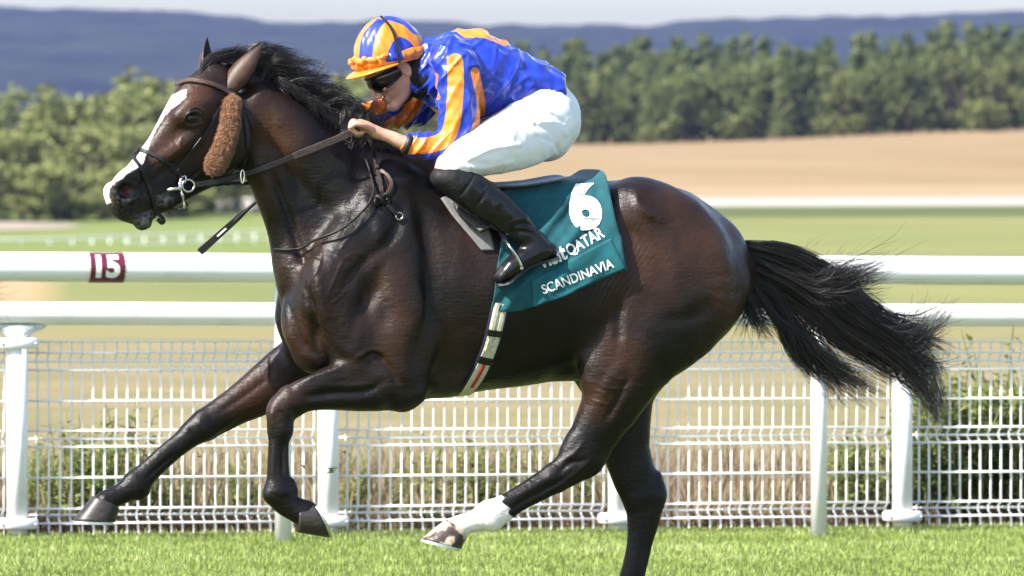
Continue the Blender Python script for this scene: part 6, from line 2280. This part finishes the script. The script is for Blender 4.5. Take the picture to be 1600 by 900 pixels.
# stirrup irons and leathers
for s in (-1, 1):
    st = empty('stirrup', BODY.P(805, 405, s * .30))
    tag(st, 'silver stirrup iron hanging over the toe of the jockey\'s %s boot' % ('near' if s < 0 else 'far, hidden'), 'stirrup')
    mb = MB()
    mb.tube(catmull([BODY.P(790, 374, s * .30), BODY.P(797, 386, s * .335), BODY.P(808, 402, s * .338), BODY.P(815, 417, s * .336)], 6), .0052, 10)
    mb.tube(catmull([BODY.P(790, 374, s * .30), BODY.P(794, 392, s * .255), BODY.P(805, 408, s * .245), BODY.P(815, 419, s * .25)], 6), .0052, 10)
    mb.tube([BODY.P(815, 419, s * .25), BODY.P(815, 419, s * .336)], .007, 10)
    mb.build('iron', M_METAL, st, True)
    mb = MB(); C = catmull([BODY.P(765, 320, s * .25), BODY.P(778, 350, s * .285), BODY.P(790, 376, s * .298)], 6)
    mb.ribbon(C, np.tile(BODY.L3 * (1 if s > 0 else -1), (len(C), 1)), .02, .003); mb.build('leather', M_NAVY, st)
# ---- whip in the far hand
wh = empty('whip', BODY.P(545, 190, .10)); tag(wh, 'black racing whip pointing down from behind the horse\'s neck', 'whip')
w0 = BODY.P(560, 170, .11); w1 = NECK.P(312, 394, .20)
def wp(f): return w0 + (w1 - w0) * f + np.array([0, .06, 0]) * math.sin(f * math.pi)
mb = MB(); mb.tube([wp(f) for f in np.linspace(0, .80, 20)], np.interp(np.linspace(0, 1, 20), [0, .25, 1], [.011, .008, .006]), 10); mb.build('shaft', M_BLACKR, wh, True)
mb = MB(); Pw = np.array([wp(f) for f in np.linspace(.70, 1.0, 12)]); mb.ribbon(Pw, np.tile(np.array([.1, -1, .1]), (12, 1)), np.interp(np.linspace(0, 1, 12), [0, .15, 1], [.010, .020, .025]), .005); fl = mb.build('flap', M_LEATHER, wh)
mb = MB(); mb.ribbon(Pw[5:8] + np.array([0, -.006, 0]), np.tile(np.array([.1, -1, .1]), (3, 1)), .006, .001); mb.build('print', M_TEXTW, wh)
# ------------------------------------------------------------------ mane, forelock, tail: strands gathered in locks
def strand_obj(name, locks, per, m, parent, r0, spread, seed, frizz=.004, len_var=.25):
    """locks: list of (k,3) guide curves; per strands each; radius r0"""
    r = np.random.default_rng(seed)
    t = np.linspace(0, 1, m)
    CU = []
    for g in locks:
        G = catmull(np.asarray(g, float), 12)
        s = np.concatenate([[0], np.cumsum(np.linalg.norm(np.diff(G, axis=0), axis=1))]); s /= s[-1]
        base = np.stack([np.interp(t, s, G[:, c]) for c in range(3)], 1)
        for k in range(per):
            L_ = 1 - r.random() ** 2 * len_var
            b = np.stack([np.interp(t * L_, t, base[:, c]) for c in range(3)], 1)
            o = r.normal(0, 1, 3) * spread
            # close at the root, clumped in the middle, flaring at the tip
            env = .55 + .25 * np.sin(t * math.pi) + .9 * t ** 2.2 * abs(r.normal(0, .8))
            ph = r.uniform(0, 6.28, 3); fq = r.uniform(2, 6, 3)
            wig = np.stack([np.sin(t * fq[c] + ph[c]) - math.sin(ph[c]) for c in range(3)], 1) * frizz * (t[:, None] ** 1.3)
            CU.append(b + o * env[:, None] + wig)
    CU = np.array(CU)
    rad = r0 * np.interp(t, [0, .1, .6, 1], [.8, 1, .8, .25])[None, :] * r.uniform(.6, 1.3, len(CU))[:, None]
    V, F = strands_mesh(CU, rad)
    return add_obj(name, V, F, M_HAIR, parent)
r_ = np.random.default_rng(21)
# mane: roots along the crest, swept back (to the right) by the speed, tips above the crest line
crest = catmull(np.array([(372, 112), (400, 127), (440, 150), (480, 176), (515, 200), (545, 216), (575, 232)], float), 16)
locks = []
for i in range(230):
    f = r_.random(); c = crest[int(f * (len(crest) - 1))]
    d = r_.uniform(-.035, .035)
    A = NECK.P(c[0] + r_.normal(0, 2), c[1] + 4 + r_.normal(0, 3) - d * 40, d)
    # lock shape in photo px: lifts up, then streams right and falls
    ln = r_.uniform(48, 92) * (1.0 if f < .75 else .72)
    up = r_.uniform(14, 50) * (1 - .35 * f)
    dx = ln * r_.uniform(.7, 1.1)
    e = r_.uniform(-6, 30) + 26 * f
    dd = d - r_.uniform(-.02, .05)
    B = NECK.P(c[0] + dx * .22, c[1] - up * .75, d + (dd - d) * .4)
    Cc = NECK.P(c[0] + dx * .6, c[1] - up + r_.uniform(-3, 6), dd)
    Dd_ = NECK.P(c[0] + dx, c[1] - up + e * .55, dd - .01)
    locks.append([A, B, Cc, Dd_])
for i in range(170):                       # hair lying down the near side of the crest
    f = r_.random() ** .8; c = crest[int((.25 + .75 * f) * (len(crest) - 1))]
    A = NECK.P(c[0], c[1] - 8, -.012)
    ln = r_.uniform(22, 46)
    B = NECK.P(c[0] + ln * .45, c[1] - 12 + r_.uniform(-6, 4), -.05)
    Cc = NECK.P(c[0] + ln * .95, c[1] + 4 + r_.uniform(-8, 8), -.062)
    locks.append([A, B, Cc])
for i in range(60):
    u, v = r_.uniform(520, 552), r_.uniform(165, 212)
    A = NECK.P(u, v, -.02); B = NECK.P(u + r_.uniform(4, 14), v - r_.uniform(0, 14), -.05); Cc = NECK.P(u + r_.uniform(8, 26), v + r_.uniform(0, 18), -.065); E = NECK.P(u + r_.uniform(2, 20), v + r_.uniform(12, 30), -.07)
    locks.append([A, B, Cc, E])
strand_obj('mane', locks, 15, 12, horse, .0011, .0034, 5, .007, .35)
# long stray locks
stray = []
for (a, b, c, e) in [((470, 150), (490, 120), (504, 96), (512, 84)), ((480, 160), (500, 128), (512, 108), (518, 98)), ((420, 120), (440, 104), (460, 92), (470, 88)), ((440, 130), (462, 108), (478, 100), (486, 96)),
                     ((392, 112), (410, 100), (440, 96), (468, 92)), ((500, 170), (524, 150), (534, 144), (546, 146)), ((510, 182), (536, 164), (544, 160), (552, 158))]:
    stray.append([NECK.P(*a, 0), NECK.P(*b, -.01), NECK.P(*c, -.015), NECK.P(*e, -.02)])
strand_obj('mane_lock', stray, 16, 12, horse, .0009, .004, 6, .012, .4)
# forelock between the ears, blown back
locks = []
for i in range(60):
    q = r_.random(); d = r_.uniform(-.03, .045)
    A = HEAD.P(304 + 20 * q + r_.normal(0, 2), 122 - 12 * q, d)
    B = HEAD.P(322 + 16 * q, 98 - 8 * q + r_.normal(0, 3), d * .8)
    Cc = HEAD.P(350 + r_.uniform(0, 16), 84 + r_.uniform(-5, 12), d * .6 - .01)
    E = HEAD.P(376 + r_.uniform(-4, 16), 80 + r_.uniform(-10, 20), d * .5 - .012)
    locks.append([A, B, Cc, E])
strand_obj('forelock', locks, 14, 11, horse, .0010, .004, 8, .006, .4)
# tail
locks = []
TL = BODY
spine = [(1152, 394), (1200, 410), (1258, 440), (1330, 500), (1400, 548), (1448, 600), (1470, 660)]
for i in range(170):
    f0 = r_.uniform(0, .16); q = r_.normal(0, 1); w = np.clip(q, -1.8, 1.8)
    d = r_.normal(0, .03)
    pts = []
    wid = [12, 24, 28, 29, 25, 17, 7]
    for k, (u, v) in enumerate(spine):
        pts.append((u + w * wid[k] * .52 + r_.normal(0, 3), v - w * wid[k] * .62 + r_.normal(0, 3)))
    stop = r_.choice([4, 5, 6, 7, 7, 7], p=[.12, .22, .26, .14, .13, .13])
    pts = pts[:stop]
    locks.append([TL.P(u, v, d * (.4 + .8 * k / 6)) for k, (u, v) in enumerate(pts)])
for i in range(95):                         # loose upper wisps streaming right
    a = (1160 + r_.uniform(0, 50), 400 + r_.uniform(-6, 20)); e = (r_.uniform(1300, 1400), r_.uniform(395, 466))
    m1 = (a[0] + 60, a[1] + 22 + r_.uniform(-8, 14)); m2 = ((m1[0] + e[0]) / 2 + 10, (m1[1] + e[1]) / 2 + r_.uniform(4, 22))
    d = r_.normal(0, .04)
    locks.append([TL.P(*a, d * .3), TL.P(*m1, d * .6), TL.P(*m2, d), TL.P(*e, d * 1.2)])
for i in range(60):                         # under curtain falling from the dock
    a = (1162 + r_.uniform(0, 40), 412 + r_.uniform(0, 26)); 
    m1 = (1200 + r_.uniform(-10, 30), 470 + r_.uniform(-10, 16)); m2 = (1258 + r_.uniform(-20, 26), 545 + r_.uniform(-14, 14)); e = (1330 + r_.uniform(-30, 66), 618 + r_.uniform(-24, 28))
    d = r_.normal(0, .03)
    locks.append([TL.P(*a, d * .3), TL.P(*m1, d * .6), TL.P(*m2, d), TL.P(*e, d * 1.2)])
for i in range(34):                         # hair hanging at the root, in front of the buttock
    a = (1158 + r_.uniform(0, 14), 420 + r_.uniform(0, 40)); m1 = (a[0] + r_.uniform(2, 22), a[1] + 40); e = (r_.uniform(1130, 1230), r_.uniform(490, 540))
    d = r_.normal(-.01, .03)
    locks.append([TL.P(*a, d), TL.P(*m1, d), TL.P(*e, d)])
for i in range(44):                         # curling ends on the right
    a = (1390 + r_.uniform(-30, 30), 520 + r_.uniform(-30, 40)); m1 = (a[0] + 36, a[1] + 8 + r_.uniform(-10, 10)); e = (a[0] + r_.uniform(50, 100), a[1] + r_.uniform(-50, 40))
    d = r_.normal(0, .04)
    locks.append([TL.P(*a, d), TL.P(*m1, d), TL.P(*e, d)])
strand_obj('tail', locks, 12, 14, horse, .00115, .0055, 9, .014, .35)
locks = []
for a, b, c, e in [((1230, 420), (1262, 395), (1280, 372), (1288, 350)), ((1260, 440), (1350, 400), (1400, 380), (1428, 352)), ((1300, 440), (1400, 432), (1440, 436), (1470, 440)), ((1320, 500), (1400, 490), (1450, 486), (1500, 494)), ((1280, 430), (1360, 420), (1420, 400), (1450, 388)), ((1340, 520), (1420, 528), (1470, 520), (1512, 508))]:
    locks.append([TL.P(*a, 0), TL.P(*b, -.02), TL.P(*c, -.03), TL.P(*e, -.04)])
strand_obj('tail_wisp', locks, 5, 14, horse, .0008, .004, 13, .02, .3)

# ---- tip of the tail of a horse ahead, at the left picture edge
locks = []
for i in range(46):
    a = (-300 + r_.uniform(-10, 10), 400 + r_.uniform(-20, 30)); m1 = (-180 + r_.uniform(-20, 20), 430 + r_.uniform(-30, 40)); m2 = (-70 + r_.uniform(-20, 20), 470 + r_.uniform(-46, 46)); e = (r_.uniform(-26, 20), r_.uniform(420, 545))
    d = r_.normal(0, .03)
    locks.append([BODY.P(*a, d), BODY.P(*m1, d), BODY.P(*m2, d), BODY.P(*e, d * 1.3)])
o = strand_obj('horse_tail', locks, 6, 14, None, .0010, .006, 31, .02, .3)
tag(o, 'dark tail hair tips of another horse at the left picture edge', 'horse tail')
# ---- bits of turf kicked up
M_CLOD = simple_mat('turf_clod', (.045, .06, .018), .9, .2, 0, .5, 120, .5, 200)
for k, (u, v, sz, lab) in enumerate(((518, 735, .016, 'ragged bit of turf flying in front of the post by the bent foreleg'), (538, 706, .007, 'small blade of grass flying right of the post by the bent foreleg'), (644, 723, .008, 'tiny grass fragment flying behind the hind hoof'),
                                     (312, 712, .008, 'tiny grass fragment flying under the extended foreleg'), (474, 728, .007, 'tiny grass fragment flying between the foreleg and the post'))):
    r2 = np.random.default_rng(300 + k)
    c = BODY.P(u, v, -.1 + .1 * r2.random())
    cur = []
    for q in range(9 if sz > .01 else 4):
        d = r2.normal(size=3); d /= np.linalg.norm(d); s0 = r2.normal(0, sz * .4, 3); sd = r2.normal(0, .4, 3)
        cur.append([c + s0 + (d * t + sd * t * t) * sz * 1.3 for t in np.linspace(-.6, .8, 6)])
    V, F = strands_mesh(np.array(cur), np.tile(np.array([.0008, .0016, .0018, .0016, .001, .0004]), (len(cur), 1)), 4)
    o = add_obj('turf_clod', V, F, M_CLOD, None, c)
    tag(o, lab, 'turf', 'bits of turf kicked up')
# ------------------------------------------------------------------ summer haze: even, thin air round the whole place
def build_haze():
    m = bpy.data.materials.new('summer_haze')
    m.use_nodes = True
    t = m.node_tree
    for n in list(t.nodes): t.nodes.remove(n)
    out = t.nodes.new('ShaderNodeOutputMaterial')
    v = t.nodes.new('ShaderNodeVolumePrincipled')
    v.inputs['Color'].default_value = (.24, .28, .56, 1)
    v.inputs['Density'].default_value = HAZE
    v.inputs['Anisotropy'].default_value = 0.25
    t.links.new(v.outputs[0], out.inputs['Volume'])
    for k in ('Density Attribute', 'Temperature Attribute', 'Color Attribute'):
        if k in v.inputs: v.inputs[k].default_value = ''
    try: m.cycles.homogeneous_volume = True
    except Exception: pass
    mb = MB()
    mb.box((0, 2930, 55), (44000, 6140, 130))
    o = mb.build('haze', m)
    tag(o, 'thin blue summer haze over the far hills', 'haze', kind='stuff')
HAZE = 1.2e-4
build_haze()
